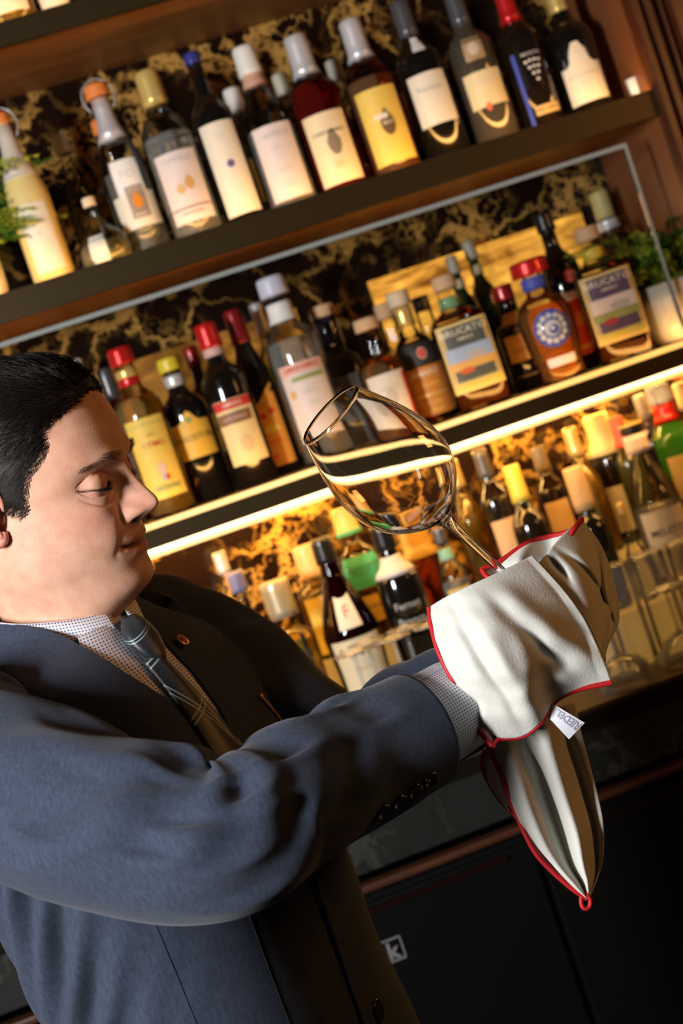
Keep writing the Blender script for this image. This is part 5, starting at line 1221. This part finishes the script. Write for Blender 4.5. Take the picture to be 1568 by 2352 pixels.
# right-hand fold, turning away from us
r_left = [(q[0] + 2, q[1] + 2, q[2] + .006) for q in [(1236, 1290, 1.302)] + e_right[1:5]]
r_right = [(1336, 1194, 1.372), (1378, 1250, 1.372), (1405, 1320, 1.378), (1420, 1395, 1.385), (1416, 1440, 1.385), (1384, 1492, 1.375)]
r_top = [r_left[0], (1262, 1262, 1.322), (1298, 1222, 1.346), r_right[0]]
r_bot = [r_left[-1], (1390, 1512, 1.318), (1389, 1502, 1.348), r_right[-1]]
def f2(u, v):
    b_ = -.016 * math.sin(PI * u) * math.sin(PI * v)
    b_ += .010 * rid(u, v, .45, .10, .45, .9, .05) * math.sin(PI * v) + .008 * rid(u, v, .68, .45, -.6, .7, .045) * math.sin(PI * u) + .009 * rid(u, v, .62, .72, -.7, .5, .04) * math.sin(PI * u) - .007 * rid(u, v, .55, .62, -.7, .55, .05)
    b_ += .012 * math.exp(-((u - .22) / .08) ** 2 - ((v - .12) / .10) ** 2)
    return b_
panel('side_fold', r_top, r_bot, r_left, r_right, 70, 80, f2)
# back flap behind the stem
b_top = [(1106, 1308, 1.372), (1150, 1288, 1.378), (1212, 1246, 1.388), (1262, 1232, 1.392), (1310, 1220, 1.386), (1336, 1193, 1.376)]
b_bot = [(1128, 1330, 1.366), (1170, 1318, 1.366), (1220, 1300, 1.366), (1270, 1300, 1.366), (1310, 1290, 1.366), (1345, 1270, 1.372)]
panel('back_flap', b_top, b_bot, [b_top[0], (1114, 1320, 1.369), b_bot[0]], [b_top[-1], (1342, 1230, 1.374), b_bot[-1]], 60, 20, lambda u, v: .006 * math.sin(u * 14) * math.sin(PI * v) - .014 * math.exp(-((u - .93) / .07) ** 2))
hem(b_top); hem([b_top[0], (1114, 1320, 1.367), (1122, 1328, 1.364)]); hem([(1336, 1193, 1.372), (1320, 1212, 1.352), (1308, 1232, 1.348), (1310, 1254, 1.346)])
# hanging tail
t_left = [(1118, 1690, 1.292), (1125, 1724, 1.300), (1152, 1782, 1.305), (1182, 1862, 1.306), (1224, 1950, 1.308), (1262, 1995, 1.310), (1310, 2038, 1.312), (1348, 2064, 1.314)]
t_right = [(1318, 1610, 1.330), (1336, 1690, 1.338), (1352, 1752, 1.345), (1372, 1825, 1.345), (1385, 1895, 1.340), (1384, 1975, 1.335), (1372, 2015, 1.328), (1352, 2064, 1.316)]
t_top = [t_left[0], (1190, 1660, 1.295), (1260, 1632, 1.31), t_right[0]]
t_bot = [t_left[-1], (1349, 2065, 1.3143), (1351, 2065, 1.3155), t_right[-1]]
def f3(u, v):
    k_ = math.sin(PI * min(1, v * .97)) ** .6
    return k_ * (.016 * math.exp(-((u - .38) / .085) ** 2) - .013 * math.exp(-((u - .60) / .10) ** 2) + .014 * math.exp(-((u - .80 - .1 * v) / .07) ** 2) - .008 * math.exp(-((u - .17) / .08) ** 2) + .003 * math.sin(v * 11 + u * 5))
panel('hanging_tail', t_top, t_bot, t_left, t_right, 80, 110, f3)
hem(t_left, n=140)
# hidden rear layer of the tail
k_left = [(1112, 1722, 1.335), (1106, 1752, 1.340), (1118, 1792, 1.342), (1150, 1842, 1.340), (1185, 1878, 1.330), (1215, 1930, 1.318)]
k_right = [(1150, 1715, 1.322), (1165, 1765, 1.324), (1180, 1810, 1.326), (1200, 1860, 1.326), (1215, 1905, 1.322), (1222, 1940, 1.318)]
panel('rear_layer', [k_left[0], (1130, 1716, 1.33), k_right[0]], [k_left[-1], (1218, 1936, 1.318), k_right[-1]], k_left, k_right, 20, 50, lambda u, v: .004 * math.sin(u * 6 + v * 8))
hem(k_left, r=.0018)
# hanging loop at the lowest corner
q = np.array([(1336, 2048, 1.3135), (1334, 2072, 1.312), (1340, 2086, 1.311), (1352, 2084, 1.312), (1355, 2068, 1.3125), (1344, 2050, 1.3135)])
P = np.array([at(*x) for x in spline(q, 60)]); V, Fc = tube_g(P, .0021 * (1 + .12 * np.sin(np.arange(60) * 2.6)), 8); cm('loop', V, Fc, M_hem)
# sewn label with outlined lettering upside down
tg_c = [(1262, 1612, 1.276), (1342, 1660, 1.272), (1306, 1698, 1.270), (1252, 1640, 1.276)]
tc4 = [at(*x) for x in tg_c]
V = []
for j in range(7):
    for i in range(11):
        u, v = i / 10, j / 6; p_ = tc4[0] * (1 - u) * (1 - v) + tc4[1] * u * (1 - v) + tc4[2] * u * v + tc4[3] * (1 - u) * v
        V.append(p_ - FW * .0025 * math.sin(u * 3))
tagm = cm('care_label', V, grid_faces(11, 7), mat('white_satin_label', (.66, .66, .72), .45)); tagm['label'] = 'white satin label with outlined lettering'
me = text_mesh('RIEDEL', 1.0, 0.02); xs = [v.co.x for v in me.vertices]; ys = [v.co.y for v in me.vertices]; x0, x1, y0, y1 = min(xs), max(xs), min(ys), max(ys)
for v in me.vertices:
    u = 1 - (.04 + .72 * (v.co.x - x0) / (x1 - x0)); w2 = .12 + .42 * (1 - (v.co.y - y0) / (y1 - y0)); w2 = .66 - w2
    p_ = tc4[0] * (1 - u) * (1 - w2) + tc4[1] * u * (1 - w2) + tc4[2] * u * w2 + tc4[3] * (1 - u) * w2
    v.co = p_ - FW * (.0025 * math.sin(u * 3) + .0006) - CO
link('lettering', me, mat('grey_thread', (.34, .34, .42), .6), tagm, False)
